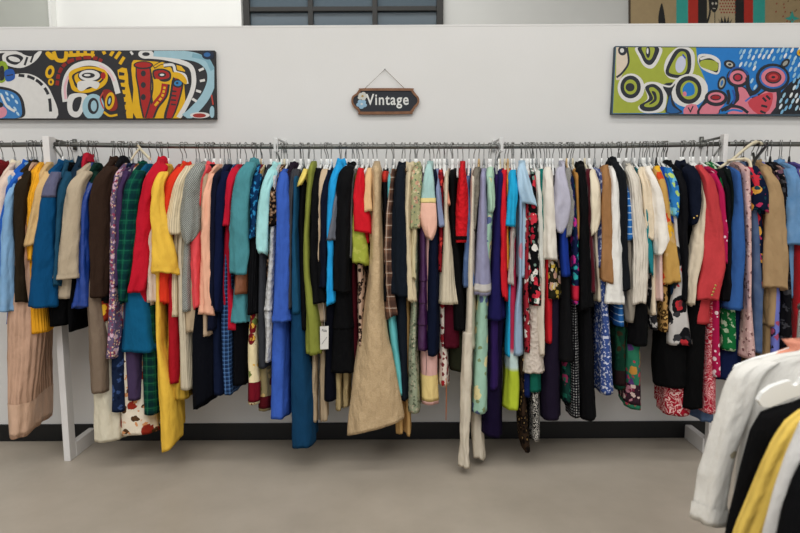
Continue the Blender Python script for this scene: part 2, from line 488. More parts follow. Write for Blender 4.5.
    if legs:
        for li, lg in enumerate(legs):
            st = []; yy = RAIL-r+sd+.01+li*legd
            for (py, xl, xr) in lg:
                p, q = P(xl, py, yy-.02), P(xr, py, yy-.02); c = (p+q)/2; c.y = yy
                st.append((c, max(.01, (q.x-p.x)/2), sd+.015))
            Sleeve(st, Vector((1, 0)), sd_+len(st)+int(lg[0][1]), wr).mesh('leg', org, mat, root)
    if buttons:
        for (px, py, dep, rad) in buttons:
            bm = bmesh.new(); bmesh.ops.create_uvsphere(bm, u_segments=10, v_segments=6, radius=rad)
            for v in bm.verts: v.co.y *= .55
            c = P(px, py, RAIL-dep)
            o = from_bm('button', bm, M_BUTTON_G, root, c-org, True); o['label'] = 'round brass button'
    if hg == 'w' and hx < 270 and sd_ % 3 and hx not in (92, 162, 220): hg = 'c'
    if hg:
        word = HM[hg][1]; L = (hl or min(rb, .19))-.012
        w = label.split(' '); hl_ = word+' holding the '+' '.join(w); 
        if len(hl_.split(' ')) > 16: hl_ = ' '.join(hl_.split(' ')[:16])
        hanger(hg, (hk.x, RAIL, hk.z), yaw, L, hl_)
    return root, cl, org, mat
# ------------------------------------------------------------------ the room
def noisy(name, c1, c2, scale, rough, bump=0, spec=.4):
    a = NT(name, rough, 0, spec); o = a.obj()
    n = a.n('ShaderNodeTexNoise', {'Vector': o, 'Scale': scale, 'Detail': 6, 'Roughness': .6}).outputs[0]
    f = a.n('ShaderNodeMapRange', {0: n, 1: .3, 2: .7}).outputs[0]
    a.color(a.mix(f, lin(c1), lin(c2)))
    if bump: a.normal(a.bump(a.n('ShaderNodeTexNoise', {'Vector': o, 'Scale': 90, 'Detail': 3}).outputs[0], bump, .004))
    return a
M_WALL = noisy('white wall paint', 'dedddb', 'd9d8d5', 1.2, .75, .08).m
M_FARW = noisy('far wall paint', 'dcdcd8', 'd4d4d0', 1.0, .8).m
M_LITWALL_TRIM = noisy('white trim and painted-lit wall', 'f2f2ee', 'ecece8', 1.0, .7).m  # white of the corner trim; on the far wall it paints in stronger light
M_GREYW = noisy('grey green paint', 'c2c4bc', 'babcb4', 1.0, .8).m
M_BLACK = plain('black vinyl base', '0c0c0d', .45)
fl = noisy('polished concrete', 'b7ad9f', 'a3998b', 1.6, .42, .05, .45)
# faint stains and scuffs in the concrete
o = fl.obj(); n2 = fl.n('ShaderNodeTexNoise', {'Vector': o, 'Scale': 5.5, 'Detail': 8, 'Roughness': .7}).outputs[0]
rr = fl.n('ShaderNodeMapRange', {0: n2, 1: .3, 2: .7, 3: .34, 4: .5}).outputs[0]
fl.t.links.new(rr, fl.b.inputs['Roughness']); M_FLOOR = fl.m

def struct(name, bm, m, smooth=False):
    o = from_bm(name, bm, m, None, None, smooth); o['kind'] = 'structure'; return o
bm = bmesh.new(); bx(bm, (-6, -4, -.1), (6, 7.2, 0)); struct('floor', bm, M_FLOOR)
zt = (P(150, 27.2, WALL).z + P(650, 24.6, WALL).z)/2
bm = bmesh.new(); bx(bm, (-6, WALL, 0), (6, WALL+.13, zt-.006)); struct('wall_back', bm, M_WALL)
bm = bmesh.new(); bx(bm, (-6, WALL-.001, zt-.006), (6, WALL+.131, zt+.006), .002); struct('trim_1', bm, M_WALL)
zb = P(400, 421.5, WALL).z
bm = bmesh.new(); bx(bm, (-6, WALL-.010, 0), (6, WALL, .105), .003); struct('baseboard_back', bm, M_BLACK)
FAR = 6.6
wl, wr_ = P(244, 15, FAR).x, P(443, 15, FAR).x
sill, top = 2.62, 4.35
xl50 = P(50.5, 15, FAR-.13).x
bm = bmesh.new()
bx(bm, (wr_, FAR, 0), (6, FAR+.15, 5)); bx(bm, (-6, FAR, 0), (wl, FAR+.15, 5)); bx(bm, (wl, FAR, 0), (wr_, FAR+.15, sill)); bx(bm, (wl, FAR, top), (wr_, FAR+.15, 5))
struct('wall_far', bm, M_FARW)
bm = bmesh.new(); bx(bm, (xl50, FAR-.03, 0), (wl-.02, FAR-.0, 5)); struct('wall_far_lit', bm, M_LITWALL_TRIM)  # far wall left of the window, its extra light painted in as brighter white
bm = bmesh.new(); bx(bm, (-6, FAR-.11, 0), (xl50-.02, FAR-.0, 5)); struct('wall_left', bm, M_GREYW)
bm = bmesh.new(); bx(bm, (xl50-.02, FAR-.13, 0), (xl50+.006, FAR, 5)); struct('trim_3', bm, M_LITWALL_TRIM)
# ceiling above the frame, with long lamps
M_CEIL = plain('ceiling paint', 'e4e4e0', .9)
bm = bmesh.new(); bx(bm, (-6, -4, 5), (6, 7.2, 5.1)); struct('ceiling', bm, M_CEIL)
bm = bmesh.new(); bx(bm, (-6.1, -4, 0), (-6, 7.2, 5)); struct('wall_side', bm, M_FARW)
bm = bmesh.new(); bx(bm, (6, -4, 0), (6.1, 7.2, 5)); struct('wall_right', bm, M_FARW)
# window
M_FRAME = plain('black window frame', '2b2a28', .45)
a = NT('dark window glass', .12, 0, .22); a.color(lin('56636c')); M_GLASS = a.m
win = empty('window_1', ((wl+wr_)/2, FAR, sill)); win['kind'] = 'structure'
O = Vector(win.location)
y9 = P(344, 9, FAR-.03).z; xm = [P(311, 12, FAR).x, P(375, 12, FAR).x]
bm = bmesh.new(); t = .055
fr = lambda x0, x1, z0, z1, d=.05: bx(bm, (x0-O.x, -d, z0-O.z), (x1-O.x, .06, z1-O.z), .006)
fr(wl, wl+.07, sill, top); fr(wr_-.07, wr_, sill, top); fr(wl+.07, wr_-.07, sill, sill+.07); fr(wl+.07, wr_-.07, top-.07, top)
for x in xm: fr(x-t/2, x+t/2, sill+.07, top-.07, .045)
row = y9; rows = []
for k in (-1, 0, 1, 2):
    z = y9+k*.44
    if sill+.1 < z < top-.1: rows.append(z); fr(wl+.07, wr_-.07, z-.025, z+.025, .042)
o = from_bm('window_frame', bm, M_FRAME, win); o['kind'] = 'structure'
xs = [wl+.07]+xm+[wr_-.07]; zs_ = [sill+.07]+rows+[top-.07]
for i in range(3):
    for j in range(len(zs_)-1):
        bm = bmesh.new(); bx(bm, (xs[i]-O.x, .0, zs_[j]-O.z), (xs[i+1]-O.x, .012, zs_[j+1]-O.z))
        o = from_bm('pane', bm, M_GLASS, win); o['kind'] = 'structure'
# lamps: ceiling tubes in rows
M_LAMPB = plain('lamp housing', 'f0f0f0', .5)
def lamp(x, y, sx, sy, power, label, hidden=False):
    e = empty('ceiling_light', (x, y, 4.9), label, 'light', 'long ceiling lights')
    bm = bmesh.new(); bx(bm, (-sx/2-.04, -sy/2-.04, 0), (sx/2+.04, sy/2+.04, .1)); from_bm('housing', bm, M_LAMPB, e)
    l = bpy.data.lights.new('lamp', 'AREA'); l.shape = 'RECTANGLE'; l.size = sx; l.size_y = sy; l.energy = power; l.color = (1, .995, .985)
    lo = bpy.data.objects.new('lamp', l); C.objects.link(lo); lo.location = (0, 0, -.01); lo.parent = e
LP = 1.0
lamp(0, 1.35, 7, .35, 110*LP, 'long white ceiling light before the clothes rails')
lamp(0, -.9, 7, .35, 190*LP, 'long white ceiling light behind the viewer')
lamp(0, -2.8, 7, .35, 230*LP, 'long white ceiling light furthest from the clothes rails')
lamp(-1.5, 5.1, 5, .35, 132*LP, 'long white ceiling light beyond the half height wall')
w = bpy.data.worlds.new('world'); bpy.context.scene.world = w; w.use_nodes = True
w.node_tree.nodes['Background'].inputs[0].default_value = (.95, .97, 1, 1); w.node_tree.nodes['Background'].inputs[1].default_value = .95
vs = bpy.context.scene.view_settings
vs.view_transform = 'Standard'; vs.look = 'None'; vs.gamma = 1; vs.use_curve_mapping = False; vs.exposure = -0.52

# ------------------------------------------------------------------ clothes racks
M_RAIL = plain('galvanised pipe', '6f706c', .38, .85)
M_POSTW = noisy('white painted timber', 'e4e2e0', 'dad7d4', 4, .6, .1).m
M_STEELW = plain('white painted bracket', 'd2d2d0', .45)
pz = P(48.5, 136, RAIL-.05).z
PXL, PXR = P(66.5, 458, RAIL-.05).x, -P(66.5, 458, RAIL-.05).x-.02
PXR = P(726, 140, RAIL-.02).x
def rail_part(root, x0, x1):
    o = Vector(root.location); bm = bmesh.new(); n = 40
    tube(bm, [Vector((lerp(x0, x1, i/n), RAIL, rail_z(lerp(x0, x1, i/n))))-o for i in range(n+1)], .0125, 14)
    from_bm('rail', bm, M_RAIL, root)
def post_parts(root, x, zt, brace=1, hw=.018, dp=.045):
    o = Vector(root.location)
    bm = bmesh.new(); bx(bm, Vector((x-hw, RAIL-dp, 0))-o, Vector((x+hw, RAIL+.02, zt))-o, .003); from_bm('post', bm, M_POSTW, root)
    bm = bmesh.new(); bx(bm, Vector((x-.019, RAIL+.02, .0))-o, Vector((x+.019, WALL-.012, .085))-o, .003); from_bm('foot', bm, M_POSTW, root)
    bm = bmesh.new(); zz = zt-.012
    tube(bm, [Vector((x, RAIL, zz))-o, Vector((x, WALL-.006, zz-.004))-o], .007, 8); tube(bm, [Vector((x, WALL-.008, zz-.035))-o, Vector((x, WALL-.008, zz+.025))-o], .012, 8)
    from_bm('wall_arm', bm, M_RAIL, root)
    if brace:
        bm = bmesh.new(); tube(bm, [Vector((x+brace*.02, RAIL-.01, rail_z(x)-.012))-o, Vector((x+brace*.075, RAIL+.02, rail_z(x)-.115))-o], .005, 8); from_bm('brace', bm, M_RAIL, root)
main = empty('clothes_rack', (PXL, RAIL, 0), 'long clothes rack under the vintage sign, between both white posts', 'clothes rack')
rail_part(main, PXL+.022, PXR-.022)
post_parts(main, PXL, pz, 1); post_parts(main, PXR, P(723, 134, RAIL-.02).z, -1, .012, .022)
for px in (276, 501):
    x = P(px, 140, RAIL).x; o = Vector(main.location); z = rail_z(x)
    bm = bmesh.new(); bx(bm, Vector((x-.012, RAIL-.016, z-.03))-o, Vector((x+.012, RAIL+.016, z+.045))-o, .004); 
    tube(bm, [Vector((x, RAIL, z+.045))-o, Vector((x, WALL-.008, z+.045))-o], .0065, 8)
    tube(bm, [Vector((x, WALL-.006, z-.005))-o, Vector((x, WALL-.006, z+.06))-o], .010, 8)
    ob = from_bm('bracket', bm, M_STEELW, main)
    bm = bmesh.new(); sg = 1 if px < 400 else -1
    tube(bm, [Vector((x+sg*.004, RAIL-.014, z-.02))-o, Vector((x+sg*.03, RAIL+.05, z-.14))-o], .005, 8); from_bm('brace', bm, M_RAIL, main)
lx = P(-190, 145, RAIL).x
lr = empty('clothes_rack', (lx, RAIL, 0), 'clothes rack ending at the left white post', 'clothes rack')
rail_part(lr, lx, PXL-.024); post_parts(lr, lx-.02, pz, 0)
rx = P(1010, 145, RAIL).x
rr_ = empty('clothes_rack', (rx, RAIL, 0), 'clothes rack starting at the right white post', 'clothes rack')
rail_part(rr_, PXR+.024, rx); post_parts(rr_, rx+.02, pz, 0)

# ------------------------------------------------------------------ flat painted pictures
class Art:
    """painted shapes laid one over another on a board: one mesh, one material per colour"""
    def __init__(s, to3, depth0, lim=(-9999, -9999, 9999, 9999)):
        s.bm = bmesh.new(); s.mats = []; s.idx = {}; s.k = 0; s.d0 = depth0; s.lim = lim
        s.to3 = lambda x, y, d: to3(min(lim[2], max(lim[0], x)), min(lim[3], max(lim[1], y)), d)
    def mi(s, c):
        if c not in s.idx:
            s.idx[c] = len(s.mats)
            a = NT('paint '+c, .55, 0, .35)
            n = a.n('ShaderNodeTexNoise', {'Vector': a.obj(), 'Scale': 30, 'Detail': 4}).outputs[0]
            h = a.n('ShaderNodeHueSaturation', {'Color': lin(c, .92), 'Value': a.math('ADD', a.math('MULTIPLY', n, .2), .9)})
            a.color(h.outputs[0]); s.mats.append(a.m)
        return s.idx[c]
    def face(s, pts, c):
        s.k += 1; d = s.d0+s.k*.00003
        l = s.lim; pts = [(min(l[2], max(l[0], x)), min(l[3], max(l[1], y))) for x, y in pts]
        pts = [p for i, p in enumerate(pts) if (p[0]-pts[i-1][0])**2+(p[1]-pts[i-1][1])**2 > .01]
        vs = [s.bm.verts.new(s.to3(x, y, d)) for x, y in pts]
        es = [s.bm.edges.new((vs[i], vs[(i+1) % len(vs)])) for i in range(len(vs))]
        r = bmesh.ops.triangle_fill(s.bm, edges=es, use_beauty=True)
        m = s.mi(c)
        for f in r['geom']:
            if isinstance(f, bmesh.types.BMFace): f.material_index = m
    def poly(s, pts, c, sm=5):
        if sm: pts = [(p.x, p.y) for p in smooth_line([(x, y, 0) for x, y in pts], sm, True)]
        s.face(pts, c)
    def ell(s, cx, cy, rx, ry, c, rot=0, n=24):
        r = math.radians(rot)
        s.face([(cx+rx*math.cos(t)*math.cos(r)-ry*math.sin(t)*math.sin(r), cy+rx*math.cos(t)*math.sin(r)+ry*math.sin(t)*math.cos(r)) for t in [2*PI*k/n for k in range(n)]], c)
    def stroke(s, pts, w, c, sm=6):
        pts = smooth_line([(x, y, 0) for x, y in pts], sm); L = []; R = []
        for i, p in enumerate(pts):
            t = (pts[min(i+1, len(pts)-1)]-pts[max(0, i-1)]).normalized(); n = Vector((-t.y, t.x, 0))*w/2
            L.append(p+n); R.append(p-n)
        s.k += 1; d = s.d0+s.k*.00003; m = s.mi(c)
        lv = [s.bm.verts.new(s.to3(p.x, p.y, d)) for p in L]; rv = [s.bm.verts.new(s.to3(p.x, p.y, d)) for p in R]
        for i in range(len(lv)-1):
            f = s.bm.faces.new((lv[i], lv[i+1], rv[i+1], rv[i])); f.material_index = m
    def dashes(s, pts, w, c, n, duty=.6):
        pts = smooth_line([(x, y, 0) for x, y in pts], 8); N = len(pts)
        for k in range(n):
            a, b = int(k*(N-1)/n), int((k+duty)*(N-1)/n)
            q = pts[a:max(b, a+1)+1]; s.stroke([(p.x, p.y) for p in q], w, c, 2)
    def ring(s, cx, cy, rx, ry, w, c, c2, rot=0):
        s.ell(cx, cy, rx, ry, c, rot); s.ell(cx, cy, rx-w, ry-w, c2, rot)
    def done(s, name, parent, org):
        for v in s.bm.verts: v.co -= Vector(org)
        me = bpy.data.meshes.new(name); 
        s.bm.normal_update()
        for f in s.bm.faces:
            if f.normal.y > 0: f.normal_flip()
        s.bm.to_mesh(me); s.bm.free()
        return link(name, me, s.mats, parent)
def board(parent, corners, y0, y1, mat, name, org):
    bm = bmesh.new(); f = [bm.verts.new(Vector((c.x, y0, c.z))-org) for c in corners]; b = [bm.verts.new(Vector((c.x, y1, c.z))-org) for c in corners]
    bm.faces.new(f); bm.faces.new(b[::-1])
    for i in range(4): bm.faces.new((f[i], f[(i+1) % 4], b[(i+1) % 4], b[i]))
    return from_bm(name, bm, mat, parent)
M_CANVAS = plain('canvas edge', '2e2c2c', .8)

def clipx(pts, x0, x1): return [(min(x1, max(x0, x)), y) for x, y in pts]
CF = WALL-.034
# ---- left painting
def toL(X, Y, d): 
    p = P(X*.275, 40+Y*.275, CF); return Vector((p.x, CF-d, p.z))
c = [P(X*.275, 40+Y*.275, CF) for X, Y in ((-230, 37), (780, 38), (785, 287), (-230, 288))]
org = Vector((c[0].x+1.0, WALL, c[3].z))
pl = empty('painting', org, 'long black abstract painting with red and yellow shapes, left of the sign', 'painting')
board(pl, c, CF, WALL-.002, M_CANVAS, 'canvas', org)
A = Art(toL, .0004, (-228, 40, 780, 285))
K = '29292d'; W = 'dcdad6'; Yw = 'e0ae10'; Rd = 'a81c18'; LB = '9cc0cc'; BL = '1c62a8'
A.poly([(-228, 39), (779, 40), (784, 285), (-228, 286)], K, 0)
A.poly([(-228, 39), (-60, 39), (-90, 120), (-30, 180), (-80, 285), (-228, 285)], BL, 0)
A.ell(-150, 120, 50, 60, W); A.ell(-150, 120, 30, 40, K); A.ell(-150, 120, 14, 20, Rd)
A.poly([(-20, 150), (40, 128), (100, 122), (150, 145), (188, 195), (205, 285), (60, 286), (-40, 286)], W)
A.poly([(-30, 180), (20, 172), (70, 195), (90, 240), (80, 283), (-30, 283)], K); A.poly([(-20, 190), (20, 182), (62, 200), (78, 240), (70, 282), (-20, 282)], '3c7cb8')
for x, y in ((5, 200), (25, 195), (45, 205), (60, 225), (30, 215), (55, 250), (65, 268), (35, 245)): A.ell(x, y, 4, 9, 'b8d4e4', -35)
A.stroke([(5, 200), (25, 240), (55, 260)], 9, W); A.ell(0, 262, 26, 22, 'd88c9c'); A.ell(0, 236, 12, 10, K)
A.dashes([(68, 128), (110, 135), (150, 160), (178, 205), (186, 280)], 11, K, 5, .72)
A.stroke([(-30, 45), (30, 40), (80, 55)], 14, W)
A.poly([(10, 55), (50, 40), (110, 60), (140, 42), (152, 45), (125, 80), (75, 102), (20, 88)], W); A.poly([(25, 60), (60, 52), (85, 66), (60, 90), (28, 80)], K); A.ell(52, 70, 22, 9, W, 15); A.stroke([(100, 62), (90, 92)], 8, K); A.stroke([(122, 54), (112, 82)], 7, K)
A.poly([(-5, 85), (20, 80), (30, 110), (18, 150), (-5, 150)], '8aa428'); A.poly([(0, 100), (14, 98), (16, 140), (0, 145)], K); A.poly([(18, 112), (48, 108), (54, 140), (24, 150)], '2458a8'); A.stroke([(24, 130), (48, 126)], 4, K)
A.poly([(165, 50), (178, 42), (200, 62), (196, 72), (182, 70)], Yw, 3); A.stroke([(195, 42), (208, 72), (236, 72), (242, 42)], 14, Yw)
for a, b in (((258, 40), (262, 58)), ((284, 40), (284, 60)), ((310, 40), (312, 56)), ((338, 40), (334, 60)), ((376, 40), (382, 52)), ((412, 40), (402, 58)), ((438, 42), (420, 68)), ((452, 62), (436, 88))): A.stroke([a, b], 12, Yw, 2)
A.stroke([(248, 56), (300, 54), (345, 58)], 13, Yw)
A.ell(182, 116, 16, 24, Yw, 15); A.ell(182, 116, 7, 12, K, 15); A.ell(186, 153, 11, 13, Yw); A.ell(186, 153, 4, 6, K)
A.dashes([(208, 165), (216, 120), (240, 86), (290, 66), (345, 66), (380, 82)], 13, '8c1f1a', 9, .75)
A.stroke([(238, 225), (234, 180), (245, 130), (275, 96), (325, 84), (375, 96), (410, 130), (430, 195)], 19, W); A.stroke([(240, 215), (237, 170), (250, 132)], 9, 'e0b0b8', 4); A.stroke([(362, 92), (396, 116), (416, 150)], 8, 'e4c0c4', 4)
A.poly([(252, 120), (290, 100), (345, 98), (385, 112), (392, 145), (372, 172), (320, 192), (270, 186), (256, 160)], Yw); A.poly([(264, 128), (300, 110), (350, 110), (376, 120), (380, 140), (360, 160), (318, 180), (280, 174), (268, 152)], K)
A.poly([(272, 130), (310, 116), (365, 120), (372, 140), (350, 158), (318, 168), (284, 164)], Yw); A.ell(328, 130, 44, 25, K); A.ell(326, 129, 38, 20, W); A.ell(322, 129, 24, 10, K); A.ell(318, 128, 12, 4, W)
A.poly([(286, 152), (330, 148), (362, 156), (352, 178), (326, 170), (300, 186), (284, 178)], W, 4); A.ell(376, 130, 9, 13, Rd)
A.poly([(254, 200), (310, 196), (318, 220), (292, 276), (262, 278), (246, 250)], W); A.poly([(274, 212), (298, 210), (286, 256), (268, 258), (264, 236)], K)
A.ell(340, 244, 40, 48, LB); A.ell(340, 240, 20, 30, K); A.ell(342, 240, 11, 20, LB)
A.poly([(374, 186), (400, 182), (424, 210), (426, 250), (400, 258), (384, 230)], '8c2418'); A.ell(400, 222, 17, 32, Yw, 10); A.ell(399, 222, 9, 20, K, 10); A.ell(399, 222, 4, 12, LB, 10); A.stroke([(378, 262), (400, 276), (428, 272)], 8, Yw)
A.stroke([(376, 190), (366, 215), (378, 250)], 5, 'c04434')
A.poly([(428, 110), (462, 104), (468, 160), (482, 230), (484, 285), (462, 285), (452, 215), (440, 160)], Yw, 2)
for y in (122, 148, 174, 200, 228, 256): A.poly([(430+y*.06-4, y-6), (452+y*.05-4, y-2), (450+y*.05-4, y+8), (430+y*.06-4, y+8)], K, 0)
A.poly([(480, 84), (520, 76), (660, 96), (670, 160), (660, 285), (496, 285), (486, 180)], Yw, 3); A.poly([(494, 96), (548, 92), (552, 180), (560, 284), (520, 284), (502, 180)], K, 2); A.poly([(498, 98), (544, 94), (546, 180), (552, 284), (526, 284), (508, 180)], Rd, 2)
A.ell(522, 92, 36, 15, K); A.ell(522, 91, 30, 10, Rd)
for y in (122, 164, 208): A.ell(522, y, 9, 11, K)
A.stroke([(546, 100), (556, 180), (530, 284)], 6, K, 4)
A.poly([(556, 112), (590, 104), (620, 116), (622, 142), (606, 152), (586, 150), (574, 140), (560, 142)], K, 3); A.poly([(562, 116), (590, 110), (614, 120), (614, 138), (584, 144), (566, 138)], Rd, 3); A.ell(590, 127, 15, 9, K); A.ell(590, 127, 8, 4, W)
A.stroke([(604, 160), (596, 200), (566, 240), (548, 282)], 30, K); A.stroke([(600, 160), (592, 200), (564, 236), (544, 282)], 22, Rd); A.dashes([(600, 170), (590, 206), (560, 244)], 9, Yw, 5, .7)
A.poly([(632, 130), (668, 140), (660, 200), (630, 284), (596, 284), (616, 210)], K, 3); A.poly([(638, 140), (662, 146), (654, 200), (626, 282), (606, 282), (624, 210)], Rd, 3)
for y in (186, 202, 218, 234): A.stroke([(634-y*.05, y), (652-y*.05, y+2)], 6, K, 2)
A.ell(648, 158, 20, 16, K); A.ell(648, 158, 14, 10, '2f80b8'); A.ell(645, 157, 5, 4, K)
A.stroke([(560, 100), (590, 84), (625, 96), (640, 118)], 12, K); A.stroke([(562, 98), (592, 84), (622, 98)], 7, Yw); A.stroke([(596, 92), (630, 90), (640, 116), (676, 128), (684, 160)], 18, K); A.stroke([(596, 92), (630, 92), (640, 116), (672, 128), (682, 160)], 10, W)
A.poly([(630, 118), (660, 122), (680, 146), (676, 162), (650, 142), (632, 136)], Yw, 3)
A.stroke([(512, 44), (530, 58), (590, 64), (650, 78), (694, 98), (706, 140), (700, 185), (676, 240), (650, 284)], 17, W); A.ell(532, 52, 28, 17, W); A.ell(532, 52, 14, 7, K)
A.stroke([(560, 44), (640, 52), (720, 66), (762, 100), (770, 150), (745, 210), (700, 262), (672, 284)], 32, LB); A.stroke([(700, 56), (752, 70), (774, 110)], 16, '7ca8b8')
for a, b in (((724, 112), (742, 104)), ((728, 150), (746, 146)), ((714, 184), (732, 190)), ((700, 214), (716, 224))): A.stroke([a, b], 9, W, 2)
A.ell(757, 56, 22, 16, '16243c'); A.ell(754, 54, 12, 8, '2c64a0'); A.ell(728, 274, 36, 11, W); A.ell(726, 275, 24, 8, 'a03028'); A.ell(772, 262, 9, 22, LB)
A.stroke([(476, 42), (484, 54)], 8, W, 2); A.stroke([(770, 200), (776, 236)], 5, 'c04434', 2)
A.done('painted_design', pl, org)

# ---- right painting
def toR(X, Y, d):
    p = P(600+X*.25, 40+Y*.25, CF); return Vector((p.x, CF-d, p.z))
c = [P(600+X*.25, 40+Y*.25, CF) for X, Y in ((62, 24), (1000, 32), (1000, 306), (47, 296))]
org = Vector((c[3].x+1.0, WALL, c[3].z))
pr = empty('painting', org, 'long blue and lime abstract painting with pink trumpets, right of the sign', 'painting')
board(pr, c, CF, WALL-.002, plain('painted canvas edge', '3c4c58', .8), 'canvas', org)
A = Art(toR, .0004, (50, 29, 998, 296))
B1 = '1c78c4'; G1 = 'a0aa3a'; N = '232730'; PK = 'd87c8c'
A.poly([(63, 26), (998, 34), (998, 304), (49, 294)], B1, 0)
A.poly([(698, 298), (705, 250), (720, 215), (760, 170), (840, 120), (997, 90), (997, 302)], '1e2026', 0)
A.poly([(64, 27), (384, 30), (390, 90), (412, 140), (428, 180), (420, 235), (380, 262), (330, 265), (290, 240), (262, 292), (51, 293)], G1, 0)
A.poly([(65, 28), (110, 28), (116, 80), (98, 120), (80, 160), (64, 160)], 'd8c8b4', 0); A.ell(90, 42, 18, 20, N); A.ell(88, 42, 8, 9, W); A.stroke([(108, 30), (114, 90), (90, 130), (66, 150)], 8, N)
A.poly([(144, 27), (242, 28), (240, 70), (212, 112), (178, 106), (156, 70)], W); A.poly([(154, 28), (232, 29), (228, 66), (206, 98), (182, 94), (164, 62)], N); A.poly([(168, 29), (216, 30), (212, 62), (200, 80), (186, 76), (176, 56)], G1); A.ell(192, 48, 9, 24, N); A.ell(190, 44, 4, 12, W)
A.ell(124, 192, 54, 58, W); A.ell(122, 188, 41, 46, N); A.ell(122, 188, 26, 30, G1); A.ell(120, 189, 18, 17, N)
A.poly([(176, 178), (222, 168), (262, 190), (266, 240), (250, 284), (180, 292), (152, 268), (190, 234)], W); A.poly([(180, 190), (214, 176), (246, 200), (252, 246), (226, 280), (176, 284), (158, 262), (196, 234)], N); A.poly([(196, 196), (214, 190), (236, 212), (236, 246), (216, 266), (184, 268), (178, 258), (212, 236)], G1); A.poly([(206, 206), (222, 210), (226, 240), (206, 256), (196, 256), (216, 234)], N)
A.poly([(268, 70), (312, 28), (352, 28), (378, 60), (372, 130), (340, 156), (280, 154), (256, 120)], W); A.poly([(300, 44), (340, 36), (362, 60), (362, 120), (336, 150), (282, 148), (262, 122)], N); A.poly([(312, 54), (338, 48), (348, 70), (348, 116), (330, 138), (290, 136), (276, 120)], G1); A.ell(322, 98, 20, 34, 'c4c8dc', 12); A.stroke([(330, 58), (342, 74)], 6, '2c48b0', 2)
A.poly([(392, 62), (440, 58), (478, 80), (480, 120), (462, 138), (404, 112)], W); A.poly([(400, 70), (440, 66), (472, 86), (470, 128), (448, 124), (402, 104)], N, 4); A.poly([(404, 84), (440, 80), (470, 92), (468, 122), (440, 120), (402, 106)], G1, 4); A.stroke([(400, 76), (440, 68), (476, 88)], 10, W)
A.ell(356, 202, 76, 66, W, -15); A.ell(354, 200, 52, 56, N); A.ell(356, 200, 35, 38, G1); A.poly([(330, 196), (350, 170), (374, 180), (376, 216), (340, 224)], B1, 3); A.ell(338, 216, 8, 10, PK)
A.poly([(250, 180), (300, 172), (286, 210), (300, 260), (330, 290), (262, 290), (272, 230)], N, 3); A.stroke([(246, 180), (280, 186), (300, 168)], 7, W); A.poly([(280, 220), (288, 262), (320, 288), (268, 288)], '1f5c98', 3)
A.poly([(344, 262), (384, 258), (390, 297), (334, 297)], PK, 2); A.stroke([(352, 270), (362, 288)], 5, N, 2); A.stroke([(372, 264), (360, 290)], 5, N, 2)
A.ell(518, 98, 24, 17, N, 20); A.ell(518, 98, 14, 9, 'b8b4a8', 20); A.ell(518, 98, 7, 5, N); A.ell(487, 172, 17, 28, N, 15); A.ell(487, 172, 10, 19, 'a8a898', 15); A.ell(487, 172, 5, 12, '2c6cb0', 15)
A.poly([(388, 297), (410, 250), (430, 230), (500, 236), (482, 270), (470, 297)], N, 3); A.poly([(398, 297), (424, 254), (496, 250), (476, 280), (466, 297)], PK, 3); A.ell(464, 232, 46, 33, N); A.ell(464, 230, 33, 21, PK); A.ell(462, 230, 22, 12, N); A.ell(462, 230, 17, 8, '9c1c28')
A.poly([(500, 297), (540, 230), (536, 180), (580, 190), (620, 220), (680, 190), (722, 196), (698, 297)], N, 3); A.poly([(510, 297), (556, 240), (552, 190), (580, 196), (610, 236), (660, 206), (704, 204), (680, 297)], PK, 3); A.poly([(590, 250), (640, 220), (690, 214), (676, 280), (630, 296)], 'c8404c', 3)
for q in (((650, 230), (664, 246)), ((644, 262), (668, 268)), ((640, 284), (662, 294)), ((664, 222), (680, 238))): A.stroke(list(q), 9, N, 2)
A.stroke([(484, 282), (520, 266), (560, 270), (592, 292)], 12, N); A.stroke([(496, 292), (530, 280), (570, 286)], 8, B1); A.stroke([(510, 200), (516, 230), (510, 258)], 12, N); A.stroke([(530, 200), (538, 230), (530, 256)], 7, '2c50a0'); A.stroke([(580, 246), (604, 228), (630, 220)], 7, '3c6cb8')
A.ell(551, 150, 46, 40, N); A.ell(551, 150, 34, 28, PK); A.ell(550, 150, 20, 17, N); A.ell(550, 150, 13, 11, 'b0283c'); A.stroke([(512, 150), (530, 116), (566, 112), (592, 140)], 7, '2456a4')
A.stroke([(588, 150), (592, 190), (610, 212), (634, 196), (644, 168)], 16, N)
A.ell(690, 152, 68, 58, N); A.ell(692, 150, 56, 45, '2868b4'); A.ell(692, 150, 48, 38, PK); A.ell(692, 150, 33, 25, N); A.ell(692, 149, 28, 20, '8c1c24'); A.ell(692, 149, 19, 12, 'c43c40'); A.ell(692, 149, 8, 5, N)
R_ = random.Random(5)
for i in range(21):
    for j in range(11):
        x = 560+i*21+R_.uniform(-6, 6)+(j % 2)*10; y = 44+j*25+R_.uniform(-6, 6)
        if y > 292 or x > 985: continue
        if (x-692)**2+(y-150)**2 < 72**2 or (x-551)**2+(y-150)**2 < 50**2: continue
        if x < 640 and y > 110 and y < 300: 
            if not (600 < x < 640 and y < 200): continue
        if x < 720 and y > 190: continue
        cc = R_.choice(['d4dee4', 'a8cce0', '9cc4d8', 'e0e4e4', '78b0d4'])
        A.ell(x, y, 4.8, 12, cc, 28, 12)
A.ell(738, 94, 22, 14, N, -45); A.ell(738, 94, 13, 7, '9c9c94', -45); A.ell(800, 52, 16, 14, 'd8a81c'); A.ell(800, 52, 7, 6, 'b02c20')
A.ell(860, 170, 50, 42, 'd8a81c'); A.ell(860, 170, 36, 28, N); A.ell(860, 170, 20, 14, 'c43c40')
A.done('painted_design', pr, org)

